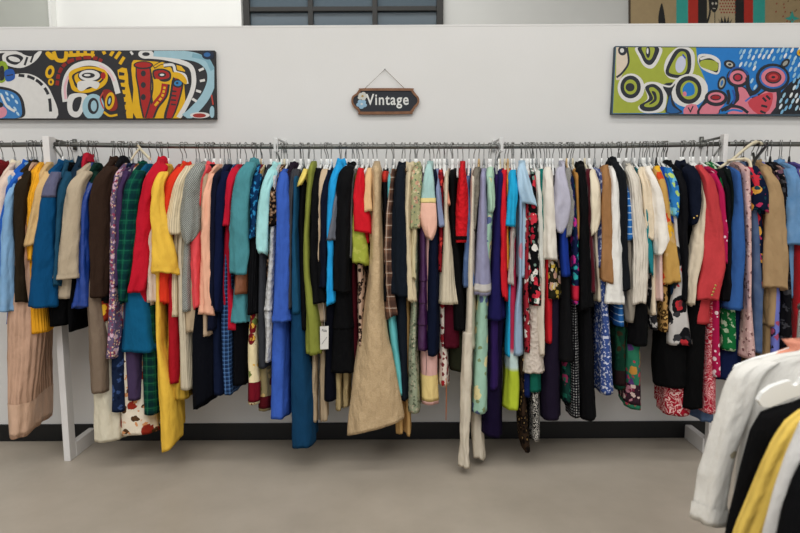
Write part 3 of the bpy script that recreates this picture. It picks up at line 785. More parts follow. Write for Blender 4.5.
# ---- tan mural beyond the half height wall
FM = FAR-.05
def toM(X, Y, d):
    p = P(600+X*.25, Y*.25, FM); return Vector((p.x, FM-d, p.z))
c = [P(600+X*.25, Y*.25, FM) for X, Y in ((119, -420), (1100, -420), (1100, 140), (121, 140))]
org = Vector((c[3].x+1.2, FAR, c[3].z))
mu = empty('mural_panel', org, 'tan mural panel with turquoise, red and black bands on the far wall', 'painting')
TAN = 'b8a078'
board(mu, c, FM, FAR-.001, plain('mural edge', '4c4034', .8), 'panel', org)
A = Art(toM, .001); TQ = '3cb4a8'; RE = 'c83428'; BK = '242424'
A.poly([(121, -415), (1098, -415), (1098, 138), (123, 138)], TAN, 0)
A.poly([(247, 12), (258, 60), (260, 96), (236, 98), (234, 60)], BK, 4)
for x0, x1, cc in ((305, 352, TQ), (352, 392, RE), (392, 428, BK), (540, 576, BK), (576, 612, RE), (612, 660, TQ)): A.poly([(x0, -415), (x1, -415), (x1, 138), (x0, 138)], cc, 0)
A.poly([(428, -415), (540, -415), (540, 138), (428, 138)], 'c8b490', 0); A.stroke([(430, -60), (440, 40), (426, 98)], 8, BK); A.stroke([(459, 48), (459, 98)], 3, BK, 2)
A.ell(456, 8, 17, 42, BK); A.ell(450, 14, 4, 5, 'e0d8c8'); A.ell(464, 14, 4, 5, 'e0d8c8'); A.stroke([(450, 34), (462, 34)], 3, 'e0d8c8', 2)
for i in range(6):
    for j in range(6): A.ell(480+i*11+(j % 2)*5, -10+j*12, 3.4, 3.8, 'a83c2c', 0, 10)
A.poly([(472, 72), (482, 92), (484, 66), (494, 90), (498, 62), (506, 90), (514, 64), (516, 92), (530, 72), (520, 98), (480, 98)], BK, 0)
A.poly([(768, 42), (776, 66), (798, 74), (776, 82), (768, 100), (760, 82), (738, 74), (760, 66)], TQ, 0)
R_ = random.Random(3)
for i in range(16): A.ell(675+R_.uniform(0, 120), R_.uniform(-10, 95), 2.5, 4, R_.choice(['7c5c3c', 'a8382c']), 20, 10)
A.done('mural_design', mu, org)

# ------------------------------------------------------------------ the sign
SY = WALL-.022
Z = lambda X, Y, y=SY: P(330+X*.1375, 60+Y*.1375, y)
outer = [(155, 290), (163, 262), (190, 243), (200, 230), (214, 213), (242, 205), (580, 205), (602, 214), (614, 232), (630, 252), (645, 270), (650, 295), (642, 322), (622, 345), (609, 368), (596, 384), (570, 392), (236, 395), (210, 384), (197, 362), (172, 340), (158, 318)]
cx, cy = 402, 298
inner = [(cx+(x-cx)*.945, cy+(y-cy)*.80) for x, y in outer]
org = Z(402, 390, WALL)
sg = empty('hanging_sign', org, 'small black wooden sign reading Vintage, hung by a string', 'sign')
outs = [(p.x, p.y) for p in smooth_line([(x, y, 0) for x, y in outer], 4, True)]; ins_ = [(p.x, p.y) for p in smooth_line([(x, y, 0) for x, y in inner], 4, True)]
bm = bmesh.new(); L4 = []
for pts, y in ((outs, WALL-.004), (outs, SY), (ins_, SY-.001), (ins_, SY+.006)):
    L4.append([bm.verts.new(Vector((Z(*q).x, y, Z(*q).z))-org) for q in pts])
n = len(outs)
for a_, b_ in zip(L4, L4[1:]):
    for k in range(n): bm.faces.new((a_[k], a_[(k+1) % n], b_[(k+1) % n], b_[k]))
M_SIGNW = noisy('sign frame wood', '8a6246', '70492f', 30, .6).m
from_bm('frame', bm, M_SIGNW, sg)
bm = bmesh.new(); vf = [bm.verts.new(Vector((Z(*q).x, SY+.004, Z(*q).z))-org) for q in ins_]; bm.faces.new(vf)
r = bmesh.ops.extrude_face_region(bm, geom=bm.faces[:])
for v in r['geom']:
    if isinstance(v, bmesh.types.BMVert): v.co.y += .012
from_bm('chalk_board', bm, plain('chalkboard', '24272e', .7), sg)
bm = bmesh.new()
nail = Z(399, 68, WALL-.012)
tube(bm, [Z(255, 206, SY+.004)-org, nail-org, Z(540, 206, SY+.004)-org], .0016, 6); from_bm('string', bm, plain('jute string', '8c7458', .9), sg)
bm = bmesh.new(); tube(bm, [nail-org+Vector((0, .011, 0)), nail-org+Vector((0, -.006, 0))], .003, 8); from_bm('nail', bm, M_CHROME, sg)
def text_mesh(txt, size, off, ext):
    cu = bpy.data.curves.new('t', 'FONT'); cu.body = txt; cu.size = size; cu.offset = off; cu.extrude = ext; cu.space_character = 1.12
    to = bpy.data.objects.new('t', cu); C.objects.link(to)
    dg = bpy.context.evaluated_depsgraph_get(); me = bpy.data.meshes.new_from_object(to.evaluated_get(dg))
    bpy.data.objects.remove(to); bpy.data.curves.remove(cu); me.materials.clear(); return me
tl, tr = Z(262, 325, SY), Z(572, 325, SY)
capz = Z(262, 246, SY).z-Z(262, 325, SY).z
def lettering(off, y, mat, name):
    me = text_mesh('Vintage', 1, off, .0)
    xs = [v.co.x for v in me.vertices]; x0, x1 = min(xs), max(xs); zs2 = [v.co.y for v in me.vertices if True]
    caph = .70
    kx = (tr.x-tl.x)/(x1-x0); kz = capz/caph
    for v in me.vertices: v.co = Vector((tl.x+(v.co.x-x0)*kx, y, tl.z+v.co.y*kz))-org
    return link(name, me, mat, sg)
M_CHALK = plain('chalk white', 'd8d8d4', .8); M_CHALKG = plain('chalk grey', '9a9ea0', .8)
lettering(.016, SY+.0032, M_CHALK, 'lettering')
A = Art(lambda x, y, d: Vector((Z(x, y).x, SY+.0036-d, Z(x, y).z)), 0)
for k in range(5):
    t = k*2*PI/5; A.ell(236+22*math.cos(t), 262+18*math.sin(t), 17, 14, 'c8c8c0', 0, 14)
A.ell(236, 262, 9, 8, 'b09048', 0, 14)
for k in range(5):
    t = k*2*PI/5+.4; A.ell(230+22*math.cos(t), 320+20*math.sin(t), 18, 15, '90b4cc', 0, 14)
A.ell(230, 320, 9, 8, 'd0d4d4', 0, 14)
A.done('flower_drawing', sg, org)

# ------------------------------------------------------------------ the clothes, left to right
so = lambda h: ('solid', h)
RL = 'clothes on the left rail'
# --- left rail
G('coat', 'dark red coat at the left edge of the photo', 'coat', so('7a1d22'), 2, .22, None, [(170, -18, -2), (230, -30, -12), (300, -32, -12)], group=RL, collar=True)
G('jacket', 'cream pink jacket, first in front of the dark red coat', 'jacket', so('d9c3b4'), 14, .235, [(170, 4, 14), (182, -4, 8), (230, -14, 3), (290, -16, -2)], None, group=RL, collar=('solid', 'dfd2b8'))
G('jacket', 'royal blue jacket with collar behind the pale denim shirt', 'jacket', so('1f5fc0'), 27, .235, [(170, 14, 26), (186, 5, 17), (212, 0, 10), (250, -4, 8), (300, -2, 9)], [(170, 14, 24), (230, 4, 12), (300, 8, 16), (325, 7, 27)], group=RL, collar=True, hg='c')
G('shirt', 'pale blue denim shirt beside the royal blue jacket', 'shirt', ('denim', '6f9cc4'), 31, .265, [(182, 9, 14), (200, 5, 13), (230, 1, 13), (280, -1, 13), (309, -2, 12)], [(182, 8, 14), (260, 4, 12), (300, 2, 12)], group=RL, cuff=(.03,))
G('jacket', 'dark olive brown jacket beside the mustard yellow shirt', 'jacket', so('33291d'), 33, .25, [(171, 20, 29), (186, 13, 28), (215, 12, 25), (260, 13, 24), (303, 13, 26)], [(171, 20, 29), (240, 14, 27), (318, 14, 29)], group=RL, collar=True)
G('shirt', 'mustard yellow corduroy shirt with long hanging tail', 'shirt', ('knit', 'e8a21e'), 42, .235, [(170, 31, 44), (195, 27, 40), (225, 26, 36), (262, 26, 32)], [(170, 32, 44), (240, 27, 36), (290, 27, 46), (333, 30, 48)], group=RL, hg='c', bodyr=.2)
G('shirt', 'tan short sleeved shirt over the mustard yellow one', 'shirt', so('c8a673'), 50, .262, [(172, 40, 49), (186, 36, 47), (215, 30, 41), (244, 23, 33)], [(172, 40, 48), (240, 34, 42), (290, 34, 44)], group=RL)
G('dress', 'long blush pink pleated dress reaching below the left rail', 'dress', ('pleat', 'bd9880'), 36, .225, None, [(178, 18, 30), (250, 12, 34), (320, 5, 38), (350, 6, 34), (400, 8, 26), (438, 8, 22)], group=RL, hem=[(405, 437, ('satin', 'c8a48a'), 'hem_band')], fold=.012, hg='c')
# --- main rail, left third
G('jacket', 'teal blue jacket with a grey lavender yoke', 'jacket', so('0c5080'), 62, .268, [(171, 47, 57), (186, 43, 56), (206, 38, 54), (250, 32, 54), (306, 27, 54)], [(171, 48, 58), (300, 34, 54)], collar=True, sband=[(.06, .26, ('tweed', '6d6c84', '585a78'))])
G('jacket', 'slate teal jacket beside the teal blue one', 'jacket', so('23506b'), 68, .25, [(172, 60, 70), (188, 56, 68), (215, 54, 64), (262, 53, 60), (288, 53, 59)], None, collar=True)
G('top', 'black top with straight hem below the slate teal jacket', 'top', so('0b0b0d'), 72, .2, None, [(178, 60, 68), (260, 52, 66), (300, 48, 70), (326, 48, 69)])
G('jacket', 'dark navy jacket with tall collar behind the beige linen shirt', 'jacket', so('1e3346'), 82, .225, [(168, 70, 84), (186, 64, 78), (230, 62, 74), (280, 60, 72)], None, collar=True, zn=.075)
G('blouse', 'small red blouse with ruffled collar beside the navy jacket', 'blouse', so('b01c30'), 88, .15, None, [(176, 78, 86), (260, 70, 80)], collar=True, zn=.06)
G('shirt', 'beige linen shirt with wide turned up cuff', 'shirt', ('tweed', 'b6a690', 'a8987f'), 92, .262, [(171, 77, 89), (184, 66, 84), (215, 62, 81), (250, 57, 79), (278, 53, 78)], [(171, 76, 88), (270, 58, 74), (299, 55, 73)], cuff=(.025,), hg='w')
G('blouse', 'black blouse with pointed tail below the royal blue sleeve', 'blouse', so('0a0a0c'), 90, .19, None, [(178, 80, 86), (260, 70, 82), (305, 66, 80), (332, 69, 75)])
G('cardigan', 'dark green cardigan sliver beside the brown jacket', 'cardigan', so('15382f'), 97, .21, [(172, 87, 96), (190, 83, 92), (240, 82, 90), (290, 82, 90)], None)
G('blouse', 'royal blue satin blouse between beige shirt and brown jacket', 'blouse', ('satin', '17429c'), 94, .235, [(180, 84, 92), (200, 80, 88), (250, 78, 88), (285, 76, 89), (308, 73, 92)], None, cuff=(.03,))
G('jacket', 'dark chocolate brown jacket left of the orange print dress', 'jacket', so('3c2b22'), 114, .258, [(166, 102, 114), (178, 93, 112), (200, 88, 109), (250, 88, 107), (296, 90, 104)], None, collar=True, zn=.074)
G('coat', 'black coat collar behind the chocolate brown jacket', 'coat', so('1a1b1f'), 124, .2, [(168, 110, 122), (186, 104, 116), (240, 100, 112), (300, 98, 110)], None, collar=True, zn=.072)
G('dress', 'orange and red print dress behind the brown jacket', 'dress', ('floral', 'a0331c', 'd8a82c', '2c2420', 'c8622c', 16, .5), 122, .2, None, [(172, 104, 113), (205, 105, 112), (260, 100, 110), (290, 99, 110), (320, 97, 109)])
G('dress', 'long taupe dress narrowing above a cream satin skirt', 'dress', so('7d6c5c'), 112, .24, None, [(176, 100, 108), (260, 92, 102), (300, 86, 100), (340, 88, 106), (393, 90, 106)])
G('skirt', 'cream satin skirt hem below the taupe dress', 'skirt', ('satin', 'ccc4ae'), 120, .19, None, [(176, 104, 110), (300, 96, 108), (390, 91, 113), (441, 92, 118)], fold=.01, hg='c')
G('tunic', 'lilac floral tunic beside the green plaid shirt', 'tunic', ('floral', '6a5a78', 'c8a8b8', '96415c', 'd8b89a', 38, .6), 128, .235, None, [(174, 114, 122), (200, 110, 120), (285, 109, 118), (330, 106, 119), (357, 104, 119)])
G('cardigan', 'plum purple cardigan against the lilac floral tunic', 'cardigan', so('4a365c'), 131, .245, [(172, 120, 128), (190, 116, 124), (230, 115, 122), (284, 115, 120)], None, hg='w')
G('shirt', 'dark green plaid shirt with long rounded sleeve', 'shirt', ('plaid', '0f5442', '0a2c3a', '1f6a50', .05), 142, .26, [(170, 131, 143), (184, 124, 140), (205, 121, 138), (250, 116, 135), (285, 116, 130), (303, 118, 127)], None, collar=True)
G('dress', 'green plaid dress hem below the teal blue dress', 'dress', ('plaid', '14503c', '0c2634', '2a6e4c', .045), 158, .19, None, [(178, 144, 152), (300, 140, 156), (350, 140, 158), (414, 141, 160)])
G('dress', 'bright teal blue dress with wide straight hem', 'dress', so('0f5f88'), 150, .225, None, [(176, 134, 144), (230, 130, 142), (285, 124, 146), (310, 121, 152), (352, 119, 157)], fold=.012)
G('skirt', 'dark denim skirt with embroidery below the lilac tunic', 'skirt', ('floral', '1c2a48', '3c5484', '14203c', 30, .4), 132, .2, None, [(178, 116, 122), (300, 110, 120), (355, 110, 124), (411, 111, 124)])
G('skirt', 'dusky purple skirt under the teal blue dress', 'skirt', so('4c3c5c'), 138, .19, None, [(178, 124, 130), (300, 122, 134), (350, 123, 140), (399, 125, 140)])
G('skirt', 'cream skirt with rust flowers at the lowest hem', 'skirt', ('floral', 'd8ccb8', '9c3020', '5c4028', 'c88a5c', 14, .45), 140, .165, None, [(178, 126, 132), (330, 118, 136), (395, 116, 146), (434, 114, 152)], fold=.011)
G('jacket', 'crimson red jacket with ruffled cuff beside the yellow dress', 'jacket', so('c0122a'), 162, .262, [(164, 151, 165), (178, 143, 160), (205, 138, 152), (235, 136, 149), (270, 131, 148), (290, 127, 144)], [(164, 152, 164), (240, 142, 150), (307, 138, 150)], collar=True, zn=.07)
G('blouse', 'pinkish cream blouse strip between red jacket and yellow dress', 'blouse', so('cdb9a9'), 161, .235, [(176, 152, 160), (200, 149, 156), (260, 147, 155), (304, 147, 158)], None)
G('dress', 'long yellow dress with big bell sleeve', 'dress', so('e0b440'), 168, .28, [(171, 155, 166), (185, 151, 163), (210, 149, 163), (240, 151, 170), (262, 152, 175), (275, 152, 175)], [(171, 158, 166), (240, 155, 164), (290, 155, 162), (345, 156, 162), (400, 159, 176), (450, 161, 177)], cuff=(.035,), fold=.008, slant=.035)
G('blouse', 'orange red blouse with long sleeve behind the yellow dress', 'blouse', so('d63318'), 186, .238, [(168, 173, 186), (180, 166, 181), (205, 162, 174), (245, 161, 170), (280, 160, 168), (303, 161, 168)], None, collar=True)
G('dress', 'deep red dress with straight hem beside the yellow skirt', 'dress', so('aa1422'), 182, .21, None, [(176, 168, 176), (275, 166, 175), (320, 167, 179), (384, 167, 179)])
G('skirt', 'mustard pleated skirt behind the deep red dress', 'skirt', ('pleat', 'b89434'), 186, .185, None, [(178, 172, 180), (320, 166, 182), (380, 164, 187), (399, 164, 187)])
G('blouse', 'cream striped blouse with short turned up sleeve', 'blouse', ('pin', 'd4c4a4', '9c8c70', .012, .35), 196, .262, [(167, 181, 194), (180, 175, 189), (200, 170, 185), (222, 166, 183), (233, 168, 182)], [(167, 182, 192), (240, 172, 180), (280, 169, 180), (317, 167, 181)])
G('dress', 'long cream textured dress ending beside the navy trousers', 'dress', ('knit', 'c4b8a0'), 199, .225, None, [(176, 184, 192), (250, 176, 186), (310, 177, 187), (389, 178, 192)])
G('jacket', 'grey houndstooth jacket with short flared sleeve', 'jacket', ('check', '4e524e', 'a8aaa4', 210.0), 205, .286, [(164, 192, 204), (176, 185, 201), (200, 181, 198), (222, 178, 199), (233, 180, 199), (243, 186, 192)], [(164, 192, 202), (230, 184, 194), (280, 181, 192), (312, 181, 192)], collar=True)
G('blazer', 'coral pink blazer beside the white hanger', 'blazer', so('dc4a50'), 210, .252, [(166, 198, 210), (178, 191, 204), (205, 189, 201), (240, 189, 201), (285, 191, 201), (308, 193, 202)], None, collar=True)
G('blouse', 'light beige blouse with scalloped hem below the houndstooth jacket', 'blouse', so('b09c80'), 208, .215, None, [(176, 190, 198), (260, 184, 194), (312, 182, 200), (332, 184, 196)])
G('dress', 'beige dress under the peach blouse', 'dress', so('b49c82'), 214, .235, None, [(172, 200, 210), (215, 199, 208), (280, 201, 210), (335, 202, 211)])
G('blouse', 'peach blouse with long buttoned cuff', 'blouse', so('e0a88c'), 220, .258, [(174, 206, 214), (195, 203, 211), (235, 201, 210), (275, 201, 212), (316, 201, 213)], None, cuff=(.05,))
G('dress', 'midnight navy dress beside the peach blouse', 'dress', so('161a30'), 224, .25, None, [(171, 212, 222), (200, 209, 219), (285, 208, 218), (330, 206, 216)], nk=.065)
G('skirt', 'black navy wrap skirt with steeply slanted hem', 'skirt', so('0f111a'), 213, .215, None, [(176, 200, 208), (310, 192, 212), (340, 189, 214), (405, 191, 212)], slant=.06)
G('coat', 'dark navy coat between the navy dress and the red dress', 'coat', so('131c40'), 230, .25, [(171, 219, 229), (185, 215, 227), (220, 213, 224), (260, 212, 223), (310, 212, 222)], None)
G('dress', 'navy dress hem behind the blue checked skirt', 'dress', so('16203c'), 228, .19, None, [(178, 216, 222), (300, 210, 222), (395, 211, 226)])
G('dress', 'cherry red dress with cap sleeve next to the teal blouse', 'dress', so('c01430'), 240, .25, [(169, 229, 238), (185, 226, 235), (205, 225, 232), (227, 223, 231)], [(169, 230, 238), (228, 224, 232), (290, 221, 232), (310, 220, 238), (330, 219, 242)])
G('skirt', 'blue checked skirt below the cherry red dress', 'skirt', ('plaid', '33568c', '101a30', '6a94c0', .022), 237, .2, None, [(178, 226, 232), (320, 220, 232), (360, 220, 232), (394, 222, 233)])
G('skirt', 'black skirt with slanted hem beside the blue checked skirt', 'skirt', so('0d0d12'), 246, .19, None, [(178, 236, 244), (320, 231, 248), (385, 232, 246)])
G('blouse', 'teal blouse with ruched elbow and ruffled hem', 'blouse', so('4a8a92'), 254, .27, [(163, 243, 256), (174, 236, 252), (200, 231, 249), (230, 230, 249), (248, 230, 250), (256, 231, 252), (258, 231, 248), (273, 231, 247)], [(163, 243, 254), (270, 235, 248), (310, 231, 250), (318, 231, 250)], collar=True, ruffle=[(310, 325, .006)], hg='c', zn=.076)
G('skirt', 'cinnamon suede skirt panel under the teal sleeve', 'skirt', ('leather', '8c5436'), 253, .248, None, [(176, 241, 248), (262, 236, 247), (280, 233, 247), (295, 232, 246)])
G('blouse', 'cobalt batik print blouse beside the teal blouse', 'blouse', ('print', '0e3a68', '2a84b8', 38), 261, .258, [(174, 252, 261), (190, 250, 259), (215, 250, 257), (239, 249, 256)], None, hg='d')
G('top', 'brown halter top sliver behind the batik blouse', 'top', ('leather', '7a4a30'), 256, .19, None, [(173, 247, 255), (230, 244, 252), (270, 243, 251)])
G('cardigan', 'black cardigan between the suede skirt and charcoal dress', 'cardigan', ('knit', '17171a'), 262, .235, [(176, 254, 260), (200, 251, 259), (255, 248, 258), (312, 247, 256)], None)
G('dress', 'charcoal dress with long narrow hem', 'dress', so('3a3c42'), 270, .225, None, [(176, 262, 270), (255, 258, 266), (310, 257, 266), (368, 257, 268)])
G('dress', 'cream floral dress with dark red border', 'dress', ('floral', 'e0cfa4', '7c1420', '6c7a3c', 'd8a840', 15, .4), 262, .205, None, [(176, 254, 260), (300, 249, 258), (350, 247, 258), (405, 247, 259)], hem=[(385, 405, so('7c1424'), 'border_band')])
G('skirt', 'olive floral skirt with dark red border', 'skirt', ('floral', '8a7c58', '5c2a24', '6a7438', 'b89c64', 13, .45), 271, .17, None, [(178, 264, 270), (320, 260, 268), (370, 258, 270), (410, 258, 272)], hem=[(398, 410, so('5c141c'), 'border_band')])
G('blouse', 'pale aqua blouse with puffed sleeve', 'blouse', so('9cd0d0'), 276, .27, [(170, 266, 277), (186, 261, 271), (205, 258, 269), (232, 256, 268), (248, 256, 268), (255, 259, 266)], [(170, 266, 275), (240, 262, 268)], collar=True, hg='w')
G('dress', 'leopard print dress with fluttering short sleeve', 'dress', ('leopard', '1c1614', '8a6a4c', 'c8a88c', 62), 284, .255, [(176, 272, 279), (195, 270, 277), (212, 268, 278), (224, 265, 278)], [(176, 272, 279), (230, 268, 276), (270, 265, 273), (308, 264, 271)], hg='b')
G('blouse', 'light grey blouse with lace band and long hem', 'blouse', ('lace', 'bcbcbc'), 281, .24, None, [(176, 272, 278), (255, 268, 275), (304, 264, 273), (312, 263, 273), (330, 265, 272), (362, 264, 270)], ruffle=[(303, 313, .004)])
G('dress', 'long cornflower blue dress with gathered cuff', 'dress', so('3a60bc'), 287, .272, [(173, 278, 287), (188, 276, 288), (215, 276, 289), (260, 277, 289), (300, 275, 288), (316, 273, 289), (322, 274, 289)], [(173, 278, 286), (260, 273, 284), (330, 271, 287), (419, 268, 287)], hg='w', cuff=(.035,))
G('jacket', 'dark plum jacket shoulder beside the cornflower blue dress', 'jacket', so('2c2030'), 294, .225, [(172, 284, 294), (190, 284, 290), (230, 284, 290), (290, 284, 290)], None, collar=True)
G('cardigan', 'charcoal grey cardigan right of the cornflower blue dress', 'cardigan', ('knit', '45454a'), 300, .25, [(170, 289, 301), (188, 288, 296), (220, 288, 294), (308, 287, 293)], None)
G('dress', 'long deep teal dress reaching almost to the floor', 'dress', so('164468'), 303, .245, None, [(178, 293, 299), (220, 291, 299), (270, 290, 300), (310, 289, 303), (400, 290, 312), (447, 291, 313)], fold=.008)
G('shirt', 'teal blue shirt over the long deep teal dress', 'shirt', so('1c5274'), 301, .258, None, [(178, 293, 299), (240, 291, 298), (313, 290, 302)])
G('dress', 'black dress behind the olive green dress', 'dress', so('131315'), 308, .235, None, [(172, 300, 308), (220, 297, 306), (290, 299, 307), (330, 300, 308)])
G('blouse', 'butter yellow blouse with tiny ruffled sleeve', 'blouse', so('e0c868'), 309, .26, [(170, 302, 308), (178, 299, 307), (188, 296, 303)], [(170, 302, 307), (230, 300, 304)])
G('dress', 'olive green crushed dress flaring at the hem', 'dress', so('82883a'), 314, .262, None, [(166, 308, 316), (190, 306, 313), (235, 303, 309), (275, 303, 311), (320, 306, 319), (354, 306, 322)], nk=.045, zn=.078, fold=.01)
G('jacket', 'black jacket with wide cuff right of the olive dress', 'jacket', so('161618'), 321, .25, [(169, 312, 321), (190, 310, 320), (240, 309, 321), (285, 310, 322), (303, 309, 326)], None)
G('blouse', 'pale stone blouse sleeve beside the cerulean dress', 'blouse', so('bda68a'), 328, .24, [(170, 320, 330), (184, 318, 325), (210, 317, 321), (260, 316, 321)], [(170, 320, 328), (260, 316, 324), (295, 313, 327), (321, 312, 327)])
G('coat', 'navy coat between the black jacket and the cerulean dress', 'coat', so('161c30'), 331, .245, [(171, 322, 332), (190, 320, 329), (230, 319, 328), (290, 318, 328)], None)
G('dress', 'bright cerulean blue dress with long straight edge', 'dress', so('1c96d4'), 341, .262, [(166, 333, 343), (182, 328, 339), (205, 327, 337), (240, 327, 334), (285, 327, 334), (304, 327, 335)], None, collar=True, hg='w', zn=.078)
G('blouse', 'steel grey blouse sleeve across the cerulean dress', 'blouse', so('6a6e78'), 345, .268, [(178, 338, 344), (205, 333, 339), (240, 326, 337)], [(178, 338, 344), (260, 332, 337)])
G('blazer', 'black blazer over a tiered black dress', 'blazer', so('171719'), 352, .275, [(167, 341, 354), (180, 337, 352), (210, 336, 351), (250, 334, 350), (291, 333, 350)], None, collar=True, hg='w')
G('dress', 'tiered black dress with flared lower tier', 'dress', so('121214'), 354, .24, None, [(178, 342, 350), (250, 334, 350), (290, 333, 350), (330, 330, 353), (372, 327, 355)], ruffle=[(318, 331, .004)])
G('dress', 'black navy dress hem below the white paper tag', 'dress', so('10121e'), 340, .2, None, [(178, 332, 338), (300, 324, 338), (370, 322, 338), (400, 322, 337)])
G('trousers', 'khaki trousers hanging behind the tiered black dress', 'trousers', so('a39068'), 346, .17, None, [(178, 340, 346), (300, 330, 346), (365, 330, 350)], legs=[[(360, 334, 342), (408, 335, 343)], [(360, 342, 351), (408, 343, 350)]])
G('trousers', 'beige trousers with narrow legs right of the deep teal dress', 'trousers', so('a8957a'), 326, .18, None, [(178, 318, 324), (300, 311, 323), (350, 311, 326)], legs=[[(345, 312, 317), (420, 312, 317)], [(345, 320, 327), (419, 320, 328)]])
G('cardigan', 'mid grey cardigan edge left of the red blouse', 'cardigan', ('knit', '6c6c68'), 357, .24, [(171, 349, 357), (190, 349, 355), (220, 349, 354), (258, 348, 354)], None, hg='w')
G('blouse', 'olive brown blouse edge beside the red blouse', 'blouse', so('5c5228'), 359, .23, None, [(172, 353, 359), (210, 351, 357), (260, 351, 357)])
G('blouse', 'scarlet blouse with fluttering short sleeve', 'blouse', so('cc1424'), 363, .268, [(169, 357, 363), (185, 355, 364), (205, 354, 368), (222, 354, 372), (232, 355, 372)], [(169, 357, 363), (232, 360, 371), (244, 364, 371)])
G('blouse', 'lime olive blouse under the scarlet one', 'blouse', ('print', '98a03c', 'a8ac4c', 30), 363, .255, [(176, 357, 362), (225, 353, 363), (248, 352, 366), (265, 353, 368)], None)
G('dress', 'snakeskin print dress left of the golden gown', 'dress', ('leopard', 'b09480', '2c201c', '8c705c', 40), 368, .225, None, [(178, 359, 365), (260, 356, 363), (300, 356, 364), (345, 357, 364)])
G('dress', 'dark wine dress beside the snakeskin print dress', 'dress', so('4c101a'), 363, .2, None, [(178, 354, 360), (280, 350, 356), (340, 351, 358), (360, 352, 358)])
G('blouse', 'tan short sleeved blouse over the golden gown', 'blouse', so('d6b080'), 373, .27, [(169, 366, 374), (182, 364, 372), (212, 362, 373)], [(169, 366, 373), (240, 368, 374)], hg='w')
G('gown', 'long golden shimmering gown flaring wide to the floor', 'gown', ('shimmer', 'c6a676'), 377, .278, None, [(167, 371, 382), (200, 372, 382), (245, 370, 383), (285, 367, 384), (330, 360, 387), (380, 354, 397), (430, 347, 404)], nk=.045, zn=.078, fold=.014, slant=.065)
# --- middle
G('top', 'black top with red trim beside the golden gown', 'top', so('14151a'), 386, .24, None, [(172, 381, 388), (210, 383, 389), (262, 383, 389), (300, 383, 389)], hem=[(172, 184, so('c03428'), 'trim_band')], hg='w')
G('dress', 'turquoise dress panel right of the golden gown', 'dress', ('satin', '58b0b4'), 393, .225, None, [(178, 386, 392), (260, 383, 391), (320, 387, 395), (360, 391, 401), (394, 396, 404)], hg='w')
G('shirt', 'brown plaid shirt beside the long navy coat', 'shirt', ('plaid', '7c5844', '40302c', 'b8a898', .06), 394, .25, [(175, 389, 395), (215, 386, 393), (255, 384, 392), (290, 385, 393), (318, 388, 397)], None)
G('trousers', 'gold tan trousers with both cuffs below the navy coat', 'trousers', so('b08c58'), 405, .185, None, [(178, 398, 404), (300, 394, 410), (380, 394, 411)], legs=[[(375, 394, 402), (432, 397, 403)], [(375, 403, 412), (432, 404, 411)]])
G('coat', 'blue black coat with lapel beside the cream coat', 'coat', so('1b222c'), 402, .268, [(168, 397, 405), (182, 395, 406), (215, 393, 406), (260, 392, 407), (296, 392, 409)], [(168, 398, 405), (300, 395, 408), (360, 397, 409), (400, 398, 409)], collar=True)
G('coat', 'cream coat with long sleeve beside the sage jacket', 'coat', so('c8b898'), 410, .262, [(172, 406, 413), (190, 405, 412), (230, 405, 411), (275, 407, 413), (301, 408, 417)], None, collar=True)
G('jacket', 'sage floral jacket with short sleeve', 'jacket', ('floral', '9c9c74', 'b88c74', 'c4b894', '64745c', 40, .5), 417, .272, [(169, 412, 422), (182, 411, 422), (210, 411, 421), (229, 410, 420)], None, collar=True)
G('shirt', 'pale oat shirt with sleeve hanging below the sage jacket', 'shirt', so('c0b490'), 415, .255, [(178, 412, 418), (228, 411, 417), (262, 411, 416), (280, 412, 416)], None, cuff=(.03,))
G('dress', 'long grey green floral dress left of the pink skirt', 'dress', ('floral', '8c947c', '5c6450', 'aca48c', '747c64', 44, .55), 416, .225, None, [(178, 412, 417), (260, 413, 418), (300, 411, 417), (350, 408, 417), (412, 408, 420)])
G('blouse', 'mint blouse with pointed peach cuff', 'blouse', so('9fc0bc'), 430, .275, [(165, 426, 432), (182, 423, 434), (203, 421, 435), (222, 420, 437), (231, 424, 436), (239, 428, 432)], None, sband=[(.50, .56, so('dcc888')), (.56, 1.0, so('e0b09c'))], zn=.078)
G('dress', 'purple tiered dress with gathered rows', 'dress', ('satin', '4a1c54'), 424, .24, None, [(178, 420, 426), (235, 419, 427), (284, 419, 427), (350, 417, 428)], ruffle=[(268, 284, .003), (296, 306, .003), (318, 328, .003)])
G('blouse', 'slate blue blouse with short sleeve beside the mint blouse', 'blouse', so('7c86a4'), 437, .262, [(176, 434, 440), (195, 435, 442), (214, 436, 444), (225, 437, 447)], None, hg='w')
G('dress', 'navy dress under the slate blue blouse', 'dress', so('141c34'), 434, .25, None, [(172, 432, 438), (235, 428, 439), (290, 427, 440), (355, 427, 438)])
G('skirt', 'pink and yellow colour block skirt with drawstring', 'skirt', so('d0a49c'), 430, .21, None, [(178, 426, 432), (330, 420, 436), (404, 421, 438)], hem=[(378, 404, so('d4bc7c'), 'hem_band')])
G('blouse', 'red and black print blouse behind the cream lattice dress', 'blouse', ('floral', '8c1420', 'd03c34', '1c1012', 36, .5), 440, .235, None, [(170, 437, 444), (200, 438, 445), (240, 437, 444), (272, 436, 443)])
G('blouse', 'salmon blouse with small pointed sleeve', 'blouse', so('d8967c'), 445, .258, [(180, 443, 448), (196, 445, 450), (208, 445, 450)], [(180, 443, 447), (240, 442, 447)])
G('dress', 'white and red print dress hem with orange cord', 'dress', ('floral', 'cfc4b8', 'a0242c', '7c2c30', 26, .5), 444, .19, None, [(178, 441, 447), (300, 438, 446), (350, 439, 448), (385, 439, 449)])
G('dress', 'cream lattice knit dress flaring like a bell', 'dress', ('knit', 'c8bca4'), 447, .268, None, [(178, 444, 448), (215, 443, 448), (250, 441, 453), (285, 438, 456), (304, 436, 459)], hg='w', fold=.01)
